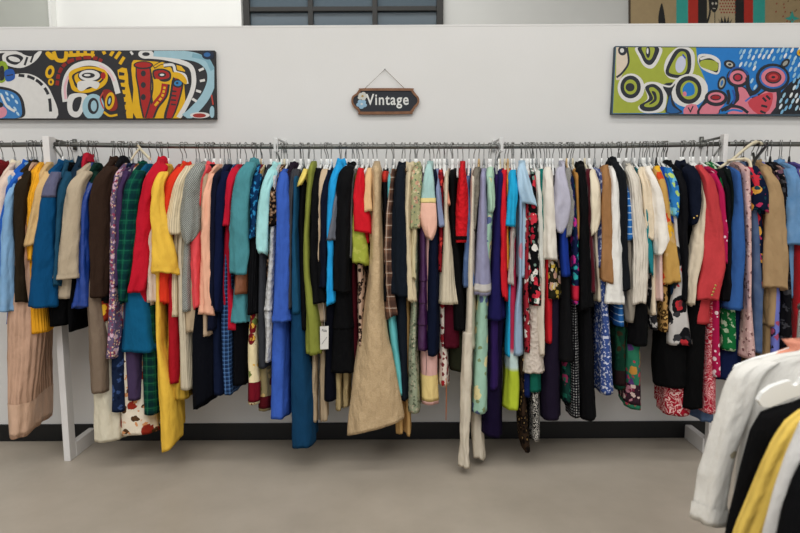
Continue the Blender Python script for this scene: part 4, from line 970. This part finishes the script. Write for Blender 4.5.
G('dress', 'black dress between the lattice dress and the red blouse', 'dress', so('121214'), 453, .245, None, [(170, 448, 456), (215, 448, 457), (290, 452, 464), (330, 453, 466)])
G('skirt', 'burgundy skirt below the cream lattice dress', 'skirt', so('561022'), 452, .215, None, [(178, 448, 454), (295, 442, 460), (347, 441, 461)])
G('skirt', 'dark olive skirt behind the burgundy one', 'skirt', so('2a2c1e'), 458, .19, None, [(178, 454, 460), (320, 448, 465), (371, 449, 468)])
G('top', 'bright red lace top with black hem', 'top', ('lace', 'cc1420'), 463, .275, None, [(167, 459, 464), (182, 457, 467), (215, 453, 470), (243, 453, 468)], hem=[(239, 243, so('181010'), 'hem_band')], nk=.04, zn=.078)
G('shirt', 'denim shirt edge beside the red lace top', 'shirt', ('denim', '2c5088'), 469, .25, [(176, 465, 471), (220, 466, 473), (260, 464, 474), (286, 463, 474)], None)
G('trousers', 'long off white trousers trailing to the floor', 'trousers', so('c8beac'), 474, .262, None, [(178, 470, 475), (262, 467, 474), (300, 466, 474), (350, 464, 474)], legs=[[(330, 463, 473), (400, 461, 470), (440, 460, 468), (466, 460, 470)], [(345, 468, 476), (415, 471, 482), (457, 473, 484)]], legd=.1)
G('cardigan', 'grey olive crochet cardigan left of the lavender dress', 'cardigan', ('lace', '7c766a'), 479, .255, [(168, 474, 480), (185, 472, 481), (205, 471, 478), (232, 471, 476)], None, hg='d')
G('dress', 'lavender grey dress with pale hem band', 'dress', so('8c8ca8'), 484, .275, None, [(171, 479, 486), (215, 477, 487), (260, 474, 489), (294, 472, 491)], hem=[(286, 294, so('c0bcb8'), 'hem_band')], nk=.06)
G('dress', 'long mint floral dress beside the off white trousers', 'dress', ('floral', '94b8a4', 'd4c894', '5c6a94', '7c8c64', 16, .22), 489, .255, None, [(176, 487, 493), (215, 485, 493), (260, 480, 490), (310, 476, 487), (413, 470, 487)])
G('blouse', 'mint green blouse with short ruffled sleeve', 'blouse', so('a4c4ac'), 491, .268, [(168, 488, 494), (185, 487, 494), (204, 488, 496), (212, 489, 493)], [(168, 488, 494), (235, 486, 491), (260, 486, 490)], hg='w')
G('dress', 'indigo purple dress between mint blouse and red blouse', 'dress', so('24205c'), 500, .258, None, [(172, 497, 504), (215, 494, 503), (270, 490, 502), (320, 485, 504)], hg='b')
G('dress', 'long violet dress under the indigo one', 'dress', so('34205c'), 496, .225, None, [(178, 493, 500), (310, 488, 499), (388, 487, 499)])
G('dress', 'dark aubergine dress with slanting hem near the floor', 'dress', so('1e1434'), 499, .21, None, [(178, 495, 502), (310, 484, 504), (390, 481, 500), (436, 481, 500)], slant=-.02)
G('blouse', 'vivid red blouse with narrow long sleeve', 'blouse', so('cc1826'), 505, .265, [(171, 502, 508), (195, 501, 507), (235, 501, 507), (280, 501, 507), (300, 503, 508)], None, hg='b')
G('top', 'golden orange top under the cyan blouse', 'top', so('d89c34'), 508, .225, None, [(178, 505, 510), (235, 504, 509), (270, 503, 511)], hg='d')
G('blouse', 'cyan blue blouse with short sleeve', 'blouse', so('1c9cc8'), 513, .27, [(171, 510, 517), (190, 509, 518), (210, 508, 517), (227, 507, 516)], [(171, 510, 517), (260, 507, 513), (300, 506, 511), (356, 505, 511)])
G('cardigan', 'silver grey cardigan sleeve beside the chambray shirt', 'cardigan', ('knit', 'b4aca4'), 514, .25, [(178, 512, 518), (228, 511, 516), (262, 509, 515), (286, 508, 515)], None)
G('shirt', 'light chambray shirt with short flared sleeve', 'shirt', so('a4c0d4'), 522, .275, [(164, 520, 526), (180, 519, 530), (196, 520, 534), (206, 524, 537)], [(164, 519, 526), (210, 517, 528), (250, 516, 527), (277, 515, 527)], zn=.076)
G('dress', 'powder blue dress with small embroidered flower', 'dress', ('floral', '8ca4bc', 'b87c90', 10, .12), 521, .25, None, [(178, 518, 523), (280, 517, 522), (310, 513, 521), (355, 511, 522)])
G('dress', 'black dress with large red and white roses', 'dress', ('floral', '141416', 'cc3040', 'd8d4cc', 'a81c30', '6c8478', 15, .5), 531, .262, None, [(174, 528, 536), (210, 526, 539), (260, 526, 540), (304, 527, 542)], hg='w')
G('dress', 'red lace floral dress under the rose print dress', 'dress', ('floral', '9c2430', 'd8ccc0', '1c1014', 30, .5), 528, .235, None, [(178, 524, 530), (290, 522, 529), (352, 523, 531)])
G('shirt', 'soft white shirt edge right of the rose print dress', 'shirt', so('c4c4bc'), 537, .262, [(172, 536, 542), (200, 538, 543), (250, 539, 544), (279, 540, 544)], None, hg='c')
G('blouse', 'emerald teal blouse behind the white cardigan', 'blouse', so('147068'), 541, .25, [(170, 540, 546), (200, 541, 546), (240, 541, 546)], None)
G('cardigan', 'white cardigan hanging straight beside the lavender ruffled blouse', 'cardigan', so('d6d0c4'), 547, .275, [(168, 545, 553), (185, 544, 555), (215, 543, 556), (262, 543, 559)], None, hg='w')
G('dress', 'cream lace dress with ruffled hem', 'dress', ('lace', 'c0b4a8'), 534, .24, None, [(178, 533, 539), (290, 530, 541), (330, 526, 542), (362, 523, 543)], ruffle=[(352, 376, .012)])
G('blouse', 'cream blouse with long sleeve in front of the lace dress', 'blouse', so('c8bcac'), 541, .255, [(178, 539, 544), (270, 539, 546), (310, 537, 545), (356, 538, 545)], None)
G('blouse', 'tapestry floral blouse under the white cardigan', 'blouse', ('floral', '2c2a1c', 'b8907c', 'b89c3c', 'c4b8a4', 22, .5), 550, .25, None, [(178, 547, 553), (255, 545, 558), (298, 545, 560)])
G('skirt', 'scarlet skirt below the tapestry blouse', 'skirt', so('c41a26'), 545, .225, None, [(178, 542, 548), (295, 543, 553), (343, 544, 554)])
G('blouse', 'lavender grey blouse with pointed ruffled sleeve', 'blouse', so('a8a6b4'), 562, .278, [(166, 559, 566), (182, 556, 568), (198, 554, 571), (212, 552, 570), (224, 555, 568), (232, 559, 564)], None, zn=.078)
G('dress', 'royal blue dress below the lavender ruffled sleeve', 'dress', so('1c3c9c'), 560, .262, None, [(178, 557, 563), (230, 558, 567), (276, 560, 570)])
G('dress', 'long dark plum dress with straight hem', 'dress', so('241c30'), 553, .215, None, [(178, 549, 556), (300, 545, 560), (360, 540, 560), (420, 541, 560)])
G('skirt', 'emerald green skirt corner below the cream lace dress', 'skirt', so('166858'), 532, .205, None, [(178, 529, 536), (340, 527, 540), (392, 526, 542)])
G('skirt', 'deep blue skirt beside the emerald corner', 'skirt', so('16265c'), 526, .195, None, [(178, 523, 529), (340, 521, 532), (396, 521, 531)])
G('dress', 'lime and yellow tie dye dress with pointed hem', 'dress', ('grad', 'b8284c', 'b0c4c0', 'a8b830', .66, .56, .05), 512, .225, None, [(178, 509, 515), (330, 507, 517), (380, 505, 520), (410, 503, 519)], fold=.011, slant=-.0)
G('scarf', 'brown leopard scarf dangling nearest the floor', 'scarf', ('leopard', '3c2c20', '181210', '94784c', 34), 522, .2, None, [(178, 519, 524), (390, 518, 525), (440, 519, 528), (452, 523, 530)], nk=.03)
G('dress', 'black and white damask dress reaching the baseboard', 'dress', ('swirl', '1c1c1c', 'b8b4ac', 34), 533, .19, None, [(178, 531, 537), (380, 529, 539), (440, 531, 540)])
# --- right third
G('cardigan', 'grey tweed cardigan beside the lavender ruffled blouse', 'cardigan', ('tweed', '5c5a56', 'a4a29c'), 567, .262, [(169, 566, 573), (195, 567, 575), (220, 566, 574), (236, 565, 571)], None, hg='d')
G('blouse', 'burnt orange blouse sliver beside the black trench coat', 'blouse', so('a8783c'), 573, .25, None, [(170, 573, 579), (220, 575, 580), (240, 575, 580)], hg='b')
G('dress', 'tropical magenta and turquoise floral dress', 'dress', ('floral', '14244c', 'c02c84', '2c9c9c', '5c3c94', 16, .55), 568, .255, None, [(178, 568, 574), (235, 571, 579), (275, 571, 580), (304, 572, 579)], hem=[(289, 304, so('c4203c'), 'hem_band')])
G('skirt', 'black skirt with wide flat hem left of the black trench coat', 'skirt', so('18181a'), 562, .235, None, [(178, 561, 567), (290, 560, 571), (361, 556, 576)])
G('coat', 'long black trench coat left of the burgundy velvet blouse', 'coat', so('141416'), 580, .268, [(167, 578, 586), (185, 578, 588), (220, 579, 590), (260, 579, 591), (310, 580, 593)], [(167, 578, 586), (300, 579, 592), (420, 579, 597)], collar=True)
G('blouse', 'burgundy velvet blouse beside the cream short sleeved top', 'blouse', ('velvet', '5c1824'), 585, .25, [(170, 585, 594), (190, 587, 594), (240, 588, 594), (293, 589, 597)], None, hg='b')
G('top', 'cream top with short turned cuff left of the tan jacket', 'top', so('d4c8b0'), 589, .272, [(171, 591, 598), (186, 591, 601), (205, 591, 602), (222, 591, 601), (235, 592, 597)], [(171, 590, 597), (240, 592, 598), (280, 595, 600), (301, 594, 602)])
G('blouse', 'blue and white leaf print blouse sliver', 'blouse', ('print', '4c5894', 'b4bcd4', 48), 595, .24, None, [(172, 599, 606), (210, 598, 605), (268, 596, 603)], hg='c')
G('dress', 'long blue and white speckled dress', 'dress', ('print', '3c5494', 'c0c4d4', 60), 590, .225, None, [(178, 593, 599), (280, 598, 606), (320, 600, 611), (394, 601, 614)])
G('jacket', 'caramel suede jacket with long sleeve', 'jacket', so('9a7048'), 602, .272, [(166, 604, 611), (182, 603, 613), (205, 601, 613), (240, 602, 613), (281, 601, 613)], [(166, 603, 610), (215, 596, 606), (240, 594, 606)], collar=False)
G('shirt', 'white shirt with wide cuff between caramel and black jackets', 'shirt', so('dcdad4'), 608, .27, [(167, 611, 618), (185, 611, 619), (220, 611, 621), (262, 609, 622), (285, 607, 623), (304, 606, 624)], None, cuff=(.045,))
G('jacket', 'black jacket with sharp shoulder beside the blue striped sleeve', 'jacket', so('1e2126'), 612, .27, [(163, 614, 621), (172, 618, 627), (195, 618, 628), (235, 620, 628), (290, 622, 630)], None, collar=True, zn=.074)
G('shirt', 'blue shirt with white stripes and short sleeve', 'shirt', ('stripe', '2a6cb4', 'b8d0e4', .035, .14), 620, .262, [(178, 624, 630), (200, 625, 633), (239, 624, 635)], [(178, 622, 628), (300, 615, 623), (326, 615, 624)])
G('cardigan', 'off white knit cardigan with grey collar', 'cardigan', ('knit', 'd4ccbe'), 627, .275, [(167, 627, 636), (178, 629, 641), (210, 632, 643), (250, 634, 649), (275, 633, 648), (305, 633, 646)], None, collar=('solid', '8c8a86'), hg='w')
G('tunic', 'stone grey tunic below the blue striped sleeve', 'tunic', so('8c857a'), 619, .24, None, [(178, 621, 627), (270, 624, 634), (305, 623, 637), (322, 626, 634)])
G('skirt', 'black pencil skirt below the off white cardigan', 'skirt', so('121214'), 632, .235, None, [(178, 632, 638), (280, 631, 646), (345, 628, 648)])
G('blouse', 'teal blouse strip between white cardigan and cream shirt', 'blouse', so('1f7c84'), 635, .258, [(174, 640, 645), (215, 644, 651), (250, 646, 654), (276, 650, 654)], None)
G('shirt', 'cream shirt with open cuff left of the white jacket', 'shirt', so('d8c8ae'), 640, .268, [(168, 641, 648), (185, 643, 652), (215, 645, 655), (238, 648, 654)], [(168, 640, 647), (250, 646, 656), (315, 648, 657)], hg='c')
G('jacket', 'bright white jacket with wide boxy sleeve', 'jacket', so('e2dcd2'), 645, .278, [(167, 646, 654), (182, 649, 660), (205, 651, 666), (230, 654, 670), (245, 655, 672), (254, 656, 664)], None, hg='w')
G('blouse', 'pale pink blouse below the boxy white sleeve', 'blouse', so('d4b4ac'), 647, .245, None, [(178, 650, 656), (255, 655, 663), (301, 656, 664)])
G('shirt', 'yellow and flame print shirt with tan sleeve', 'shirt', ('floral', 'b8904c', 'd8a424', 'c8441c', 'c09c64', 12, .5), 653, .265, [(167, 656, 662), (182, 659, 667), (210, 662, 671), (245, 665, 677), (284, 665, 680)], None, hg='c')
G('dress', 'gold and brown leaf print dress below the flame shirt', 'dress', ('leopard', 'a8824c', '4c3418', 'c09c5c', 36), 650, .225, None, [(178, 654, 660), (280, 660, 668), (332, 660, 669)])
G('dress', 'black and white zebra print dress hem', 'dress', ('print', '2c2c30', 'b4b0ac', 30), 643, .215, None, [(178, 646, 652), (290, 647, 656), (330, 649, 659)])
G('blouse', 'cobalt blouse with lemon trim beside the flame shirt', 'blouse', so('16409c'), 657, .25, [(168, 660, 666), (190, 664, 671), (225, 666, 674)], None, hg='k')
G('blouse', 'sky blue tropical blouse with short sleeve', 'blouse', ('floral', '2a78bc', '68b0c8', '1c4c94', 'a8c468', 14, .5), 662, .268, [(169, 667, 675), (185, 669, 678), (205, 670, 679), (218, 671, 678)], [(169, 666, 674), (240, 672, 679), (280, 673, 679)], hg='w')
G('blouse', 'black blouse hanging long beside the pilot shirt', 'blouse', so('17171b'), 667, .265, [(171, 674, 683), (186, 677, 687), (220, 679, 689), (260, 680, 689), (300, 679, 688)], None, collar=True)
G('dress', 'teal and rose patterned dress under the sky blue blouse', 'dress', ('floral', '1c3858', '9c3c5c', '203c34', 20, .5), 658, .22, None, [(178, 662, 668), (270, 668, 676), (322, 669, 678)])
G('skirt', 'white skirt with red and black brushstroke print', 'skirt', ('floral', 'b8b4b0', '1c1c20', 'b82c34', '3c3c40', 9, .5), 664, .25, None, [(178, 667, 673), (280, 674, 684), (310, 668, 688), (344, 666, 693)], fold=.01)
G('shirt', 'black navy pilot shirt with buttoned short cuff', 'shirt', so('161c2e'), 681, .275, [(167, 686, 699), (178, 688, 702), (200, 688, 703), (214, 689, 701), (223, 690, 698)], None, collar=True, buttons=[(697, 216, .292, .005), (694, 218, .292, .005)])
G('blouse', 'cream blouse with long ruched sleeve left of the coral blazer', 'blouse', so('cfc0a8'), 684, .262, [(168, 697, 703), (195, 700, 706), (225, 695, 705), (255, 690, 704), (285, 686, 697), (305, 686, 694)], None)
G('blazer', 'coral red blazer with gold cuff buttons', 'blazer', so('c03c40'), 693, .28, [(166, 699, 706), (178, 703, 714), (200, 705, 719), (235, 706, 725), (270, 703, 725), (288, 699, 722), (301, 698, 719)], [(166, 697, 705), (260, 697, 712), (323, 688, 711)], hg='w', buttons=[(715.5, 285.5, .302, .0062), (714.5, 288.7, .302, .0062), (713.3, 291.9, .302, .0062), (712, 295, .302, .0062)])
G('skirt', 'long black skirt below the brushstroke skirt', 'skirt', so('111112'), 664, .21, None, [(178, 668, 674), (320, 662, 690), (360, 657, 690), (388, 658, 692)])
G('dress', 'long black dress below the coral red blazer', 'dress', so('101011'), 683, .225, None, [(176, 688, 697), (300, 688, 707), (340, 685, 708), (409, 683, 704)])
G('skirt', 'red bandana print skirt left of the black trousers', 'skirt', ('swirl', 'a8182c', 'd8b4b0', 22), 666, .185, None, [(178, 670, 676), (340, 666, 688), (415, 665, 692)])
G('dress', 'red dress with fine white vine print', 'dress', ('swirl', 'b01c34', 'd8a8a8', 30), 690, .215, None, [(178, 696, 702), (310, 706, 716), (412, 702, 718)])
G('blouse', 'magenta dotted blouse beside the coral red blazer', 'blouse', ('dots', 'b41850', 'e0c0cc', 26, .8), 701, .258, [(173, 713, 720), (190, 716, 725), (230, 720, 728), (262, 720, 727)], None, hg='w')
G('skirt', 'magenta skirt with white petal print', 'skirt', ('dots', 'ac1448', 'dcc4c8', 22, 1.0), 694, .235, None, [(178, 702, 708), (305, 711, 721), (377, 710, 722)])
G('cardigan', 'black cardigan beside the magenta dotted blouse', 'cardigan', so('17171a'), 707, .25, [(170, 718, 727), (190, 722, 730), (240, 724, 732), (300, 722, 731)], None, hg='w')
G('jacket', 'forest black jacket with white hanger on top', 'jacket', so('18201e'), 713, .24, [(170, 726, 734), (190, 729, 737), (250, 727, 736), (300, 724, 734)], None, hg='w')
G('dress', 'green and white leaf print dress', 'dress', ('print', '16703a', 'a8c0a0', 34), 708, .225, None, [(178, 716, 724), (300, 725, 736), (350, 723, 738)])
G('dress', 'azure blue dress flaring right of the black cardigan', 'dress', so('335fa0'), 724, .272, None, [(172, 733, 740), (205, 732, 744), (250, 728, 747), (310, 724, 744)], nk=.05, hg='w')
G('dress', 'long navy dress behind the azure one', 'dress', so('17244c'), 719, .2, None, [(178, 726, 734), (300, 730, 742), (380, 716, 744)])
RR = 'clothes on the right rail'
G('dress', 'long blush floral dress pinched at the waist', 'dress', ('floral', 'c4a09c', '7c5454', 'd4b8b0', 50, .4), 735, .275, None, [(168, 740, 750), (210, 743, 751), (260, 745, 751), (300, 745, 751), (357, 741, 757)], hg='b', nk=.05, group=RR)
G('skirt', 'dark denim skirt beside the blush floral dress', 'skirt', ('denim', '24487c'), 742, .235, None, [(178, 748, 754), (280, 750, 764), (352, 750, 762)], group=RR)
G('shirt', 'navy shirt with red and yellow hibiscus flowers', 'shirt', ('floral', '16203c', 'c02838', 'd0983c', 'b83058', '1c4c5c', 12, .5), 744, .28, [(167, 750, 759), (180, 752, 766), (198, 753, 769), (213, 754, 768)], [(167, 750, 760), (220, 750, 764), (285, 752, 764)], hg='k', group=RR)
G('jacket', 'camel tan jacket with long straight sleeve', 'jacket', so('a08460'), 757, .282, [(167, 764, 772), (180, 766, 780), (200, 767, 784), (240, 766, 786), (290, 765, 787)], [(167, 764, 772), (300, 764, 778), (326, 762, 777)], collar=True, hg='d', group=RR)
G('dress', 'brown wool dress under the camel tan jacket', 'dress', so('8c7250'), 752, .215, None, [(178, 760, 766), (320, 762, 772), (375, 758, 770)], group=RR)
G('dress', 'periwinkle floral dress right of the camel tan jacket', 'dress', ('floral', '6c74c0', '2c2c4c', 'a84c6c', 18, .35), 760, .235, None, [(178, 768, 775), (300, 770, 781), (375, 766, 780)], group=RR)
G('blouse', 'black floral blouse with pale collar at the right', 'blouse', ('floral', '1c1a24', 'a88c84', '6c4c5c', 22, .4), 771, .255, [(170, 780, 788), (195, 784, 791), (230, 785, 791)], None, hg='k', group=RR)
G('tunic', 'black tunic with white scribble print', 'tunic', ('print', '18181c', '48484c', 24), 768, .245, None, [(178, 778, 785), (298, 781, 792), (352, 780, 792)], group=RR)
G('shirt', 'blue chambray shirt at the right edge of the photo', 'shirt', ('denim', '4c80b0'), 780, .275, [(168, 789, 799), (182, 789, 803), (215, 787, 805), (246, 785, 806)], [(168, 788, 797), (260, 783, 793), (297, 782, 793)], collar=True, hg='c', group=RR)
G('dress', 'red crushed velvet dress at the right edge of the photo', 'dress', ('velvet', 'a81820'), 782, .245, None, [(178, 792, 800), (250, 793, 806), (350, 790, 808), (400, 788, 808)], group=RR)
G('jacket', 'violet and yellow jacket just past the chambray shirt', 'jacket', ('floral', '5c5094', 'c8b84c', '3c6cb0', 12, .5), 790, .255, [(168, 800, 808), (190, 802, 812), (250, 803, 814), (300, 803, 814)], None, hg='k', group=RR)

G('skirt', 'jade green floral skirt with dark flowered border', 'skirt', ('floral', '2c7458', 'b07c34', '5c3c78', 'a83c4c', 17, .35), 626, .2, None, [(178, 627, 633), (330, 628, 640), (365, 626, 641), (408, 625, 642)], hem=[(388, 408, ('floral', '3c2430', 'a8707c', 'c0a8a0', '7c2c44', 22, .6), 'border_band')], slant=-.012)
G('skirt', 'dark green skirt with brown border beside the speckled dress', 'skirt', ('floral', '143c2c', '1c5038', '3c2c1c', 20, .4), 618, .18, None, [(178, 618, 624), (330, 614, 627), (389, 614, 627)], hem=[(374, 389, so('2c1c1c'), 'border_band')])
G('dress', 'black and white dotted dress left of the black trench coat', 'dress', ('dots', '141418', 'a4a4a4', 70, .2), 571, .2, None, [(178, 571, 577), (330, 570, 578), (418, 570, 580)])
G('dress', 'green and rose floral dress under the wide black skirt', 'dress', ('floral', '143c34', '8c2c50', '1c6450', '0f1c24', 20, .5), 562, .19, None, [(178, 561, 567), (330, 560, 570), (402, 561, 572)])
G('trousers', 'mid blue denim trousers peeking out by the right post', 'trousers', ('denim', '2c4c7c'), 690, .17, None, [(178, 696, 702), (330, 700, 712), (400, 700, 714), (421, 701, 714)])
# ------------------------------------------------------------------ low rack in the foreground at the right
FX = 1.145; FZ = 1.125
fr_ = empty('clothes_rack', (FX, 1.1, 0), 'low clothes rack just out of sight at the lower right', 'clothes rack')
o = Vector(fr_.location)
bm = bmesh.new(); tube(bm, [Vector((FX, .45, FZ))-o, Vector((FX, 1.69, FZ))-o], .012, 12); from_bm('rail', bm, M_RAIL, fr_)
for y in (.46, 1.68):
    bm = bmesh.new(); tube(bm, [Vector((FX, y, .02))-o, Vector((FX, y, FZ-.008))-o], .012, 12); tube(bm, [Vector((FX-.22, y, .02))-o, Vector((FX+.22, y, .02))-o], .014, 10); from_bm('end_frame', bm, M_RAIL, fr_)
def strap_hanger(kind, loc, yaw, L, label, group):
    e = empty('clothes_hanger', loc, label, 'hanger', group); e.rotation_euler = (0, 0, yaw)
    o_ = bpy.data.objects.new('hook', hanger_meshes('w', .18)[0]); C.objects.link(o_); o_.parent = e
    bm = bmesh.new(); Lh = .262
    half = [(0, -.066), (.03, -.074), (.10, -.098), (.155, -.116), (.172, -.121), (.176, -.133), (.184, -.139), (.192, -.135), (.194, -.126), (.205, -.128), (.235, -.140), (.254, -.156), (Lh, -.174), (.252, -.190), (.235, -.190), (.20, -.172), (.13, -.146), (.06, -.124), (0, -.106)]
    half = [(y*1.1, z) for y, z in half]; pts = [(y, z) for y, z in half]+[(-y, z) for y, z in half[::-1][1:-1]]
    f = [bm.verts.new((-.007, y, z)) for y, z in pts]; b = [bm.verts.new((.007, y, z)) for y, z in pts]
    for vs_ in (f, b):
        es = [bm.edges.new((vs_[i], vs_[(i+1) % len(vs_)])) for i in range(len(vs_))]; bmesh.ops.triangle_fill(bm, edges=es, use_beauty=True)
    for i in range(len(pts)): bm.faces.new((f[i], f[(i+1) % len(pts)], b[(i+1) % len(pts)], b[i]))
    from_bm('shoulder_bar', bm, M_WHITEP, e)
    return e
def FG(name, label, cat, spec, d, edge, bot, thick, sleeve=None, hg='w', nkw=.075, fold=.008, cuff=None, zn=.085):
    SEED[0] += 1; sd_ = SEED[0]; mat = fabric(spec, sd_ % 7)
    hk = Vector((FX, d, FZ)); org = hk-Vector((0, 0, .088))
    root = empty(name, org, label, cat, 'clothes on the low rack in the foreground')
    pts = [P(x, y, d) for x, y in edge]; znk = hk.z-zn
    zs = [p.z for p in pts]; xs = [p.x for p in pts]
    zs2 = [znk]+zs; xs2 = [FX-nkw]+xs
    zend = bot
    def fn(z):
        x = interp(zs2, xs2, z); h = min(thick, lerp(.014, thick, (znk-z)/.12))
        return Vector((x, d)), Vector((2*FX-x, d)), h/1.1, h
    cl = Cloth(znk, zend, fn, fold, sd_, nper=64, wr=.004)
    cl.mesh('body', znk, zend, org, mat, root, step=.012)
    if sleeve:
        st = []
        for (py, xl, xr) in sleeve:
            p, q = P(xl, py, d-.01), P(xr, py, d-.01); cc = (p+q)/2; cc.y = d-.012
            st.append((cc, .032, (q.x-p.x)/2))
        st.insert(0, (st[0][0]+Vector((.045, .008, .016)), .022, .035))
        sl = Sleeve(st, Vector((0, -1)), sd_, .003); ob = sl.mesh('sleeve', org, mat, root)
        if cuff: sl.mesh('cuff', org, mat, ob, sl.len[-1]-cuff, None, .004, 0, True, .002, False)
        st2 = [(Vector((2*FX-c_.x, c_.y, c_.z)), a1, a2) for c_, a1, a2 in st]
        sl = Sleeve(st2, Vector((0, -1)), sd_+77, .005); sl.mesh('sleeve', org, mat, root)
    (hanger if hg != 's' else strap_hanger)(hg if hg != 's' else 'w', hk, PI/2, .20, HM[hg if hg != 's' else 'w'][1]+' holding the '+label, 'hangers on the low rack')
    return root
FG('cardigan', 'white knit cardigan with stains, farthest on the foreground rack', 'cardigan', ('stained', 'd8d6d0', 'ccc9c2'), 1.56,
   [(800, 352), (772, 355), (757, 361), (750, 374), (746, 400), (740, 450), (734, 490), (732, 533)], .35, .05, [(366, 738, 768), (374, 731, 760), (398, 724, 752), (430, 715, 740), (470, 704, 730), (500, 698, 726), (522, 694, 726)], cuff=.05)
FG('blouse', 'peach blouse barely showing over the white knit cardigan', 'blouse', so('d89078'), 1.65,
   [(790, 349), (775, 352), (762, 362), (756, 390), (755, 480), (755, 533)], .4, .03)
FG('top', 'black top hanging below the bare white hanger end', 'top', so('141416'), 1.40,
   [(800, 402), (786, 404), (762, 412), (752, 430), (741, 470), (732, 510), (728, 533)], .38, .045, None, nkw=.14, hg='s', zn=.135)
FG('cardigan', 'butter yellow ribbed cardigan on the foreground rack', 'cardigan', ('pleat', 'd8b858'), 1.27,
   [(800, 410), (785, 422), (772, 442), (760, 466), (748, 496), (738, 520), (733, 533)], .35, .04)
FG('blouse', 'plain white blouse between yellow cardigan and black jacket', 'blouse', so('cfcdca'), 1.15,
   [(802, 418), (796, 432), (785, 458), (775, 490), (766, 525), (763, 540)], .33, .035)
FG('jacket', 'black jacket nearest the viewer on the foreground rack', 'jacket', so('121214'), 1.04,
   [(812, 440), (805, 455), (795, 478), (784, 510), (778, 540)], .33, .04)

# small loose details on the clothes
def ribbon(name, parent, pts, w, mat, label=None):
    o = Vector(parent.location); bm = bmesh.new(); tube(bm, [p-o for p in pts], w, 6, 0, 4, .45); ob = from_bm(name, bm, mat, parent)
    if label: ob['label'] = label
for o_ in list(C.objects):
    lb = o_.get('label', '')
    if o_.name.startswith('clothes_hanger'): continue
    if lb.startswith('white and red print dress hem'):
        ribbon('cord', o_, [P(446, 378, 3.06), P(446.3, 395, 3.06), P(446, 420, 3.06)], .005, plain('orange cord', 'b05c24', .8), 'thin orange cord')
    if lb.startswith('pink and yellow colour block'):
        ribbon('drawstring', o_, [P(426, 352, 3.035), P(426.4, 364, 3.03), P(426, 375, 3.03)], .0035, plain('black cord', '18161a', .8), 'black drawstring')
    if lb.startswith('beige trousers with narrow legs'):
        c = [P(x, y, 3.0) for x, y in ((320, 326.5), (328.6, 326), (328.4, 349), (320.2, 349.5))]; oo = Vector(o_.location)
        ob = board(o_, c, 3.0, 3.0015, plain('paper tag', 'd4d2cc', .8), 'price_tag', oo); ob['label'] = 'white paper price tag with scribbled pencil marks'
        bm = bmesh.new(); tube(bm, [P(x, y, 2.9992)-oo for x, y in ((322, 331), (323, 329), (324, 332), (325, 329.5), (326, 332), (326.5, 330))], .0012, 5, 0, 3); tube(bm, [P(x, y, 2.9992)-oo for x, y in ((322, 344), (324, 341), (327, 337))], .001, 5); from_bm('pencil_mark', bm, plain('pencil', '55565c', .8), ob)
        ribbon('tag_string', o_, [P(324.3, 327.5, 2.998), P(324.5, 318, 3.005), P(323, 300, 3.03)], .0012, plain('tag string', 'c8c4bc', .8))

# spare hangers dangling askew on the rails
def spare(label, mat, bars, hookpx):
    z = rail_z(P(hookpx, 146, RAIL).x); o = Vector((P(hookpx, 146, RAIL).x, RAIL, z))
    e = empty('clothes_hanger', o, label, 'hanger', 'hangers on the clothes rails')
    h_ = bpy.data.objects.new('hook', hanger_meshes('w', .18)[0]); C.objects.link(h_); h_.parent = e
    bm = bmesh.new()
    for pts, w_ in bars: tube(bm, [P(x, y, d)-o for x, y, d in pts], w_, 8, 0, 3, .7)
    from_bm('shoulder_bar', bm, mat, e)
spare('empty cream plastic hanger tilted over the right rail by the post', M_CREAMP, [([(719, 168, 3.10), (733, 159, 3.12), (746, 148, 3.17), (756, 142, 3.21), (762, 144, 3.23)], .011), ([(727, 161, 3.09), (741, 159, 3.07), (749, 161, 3.05), (751, 169, 3.03)], .010)], 757)
spare('empty black hanger slanting up to the right rail', M_BLACKP, [([(752, 170, 3.07), (755, 160, 3.10), (762, 151, 3.17), (767, 145, 3.22)], .011), ([(755, 161, 3.1), (753, 153, 3.12)], .008)], 766)
spare('empty cream slatted hanger slanting between green plaid shirt and red jacket', M_CREAMP, [([(138, 146, 3.22), (143, 152, 3.14), (150, 159, 3.06)], .009), ([(131, 160, 3.08), (135, 154, 3.12), (140, 148, 3.2)], .006)], 140)
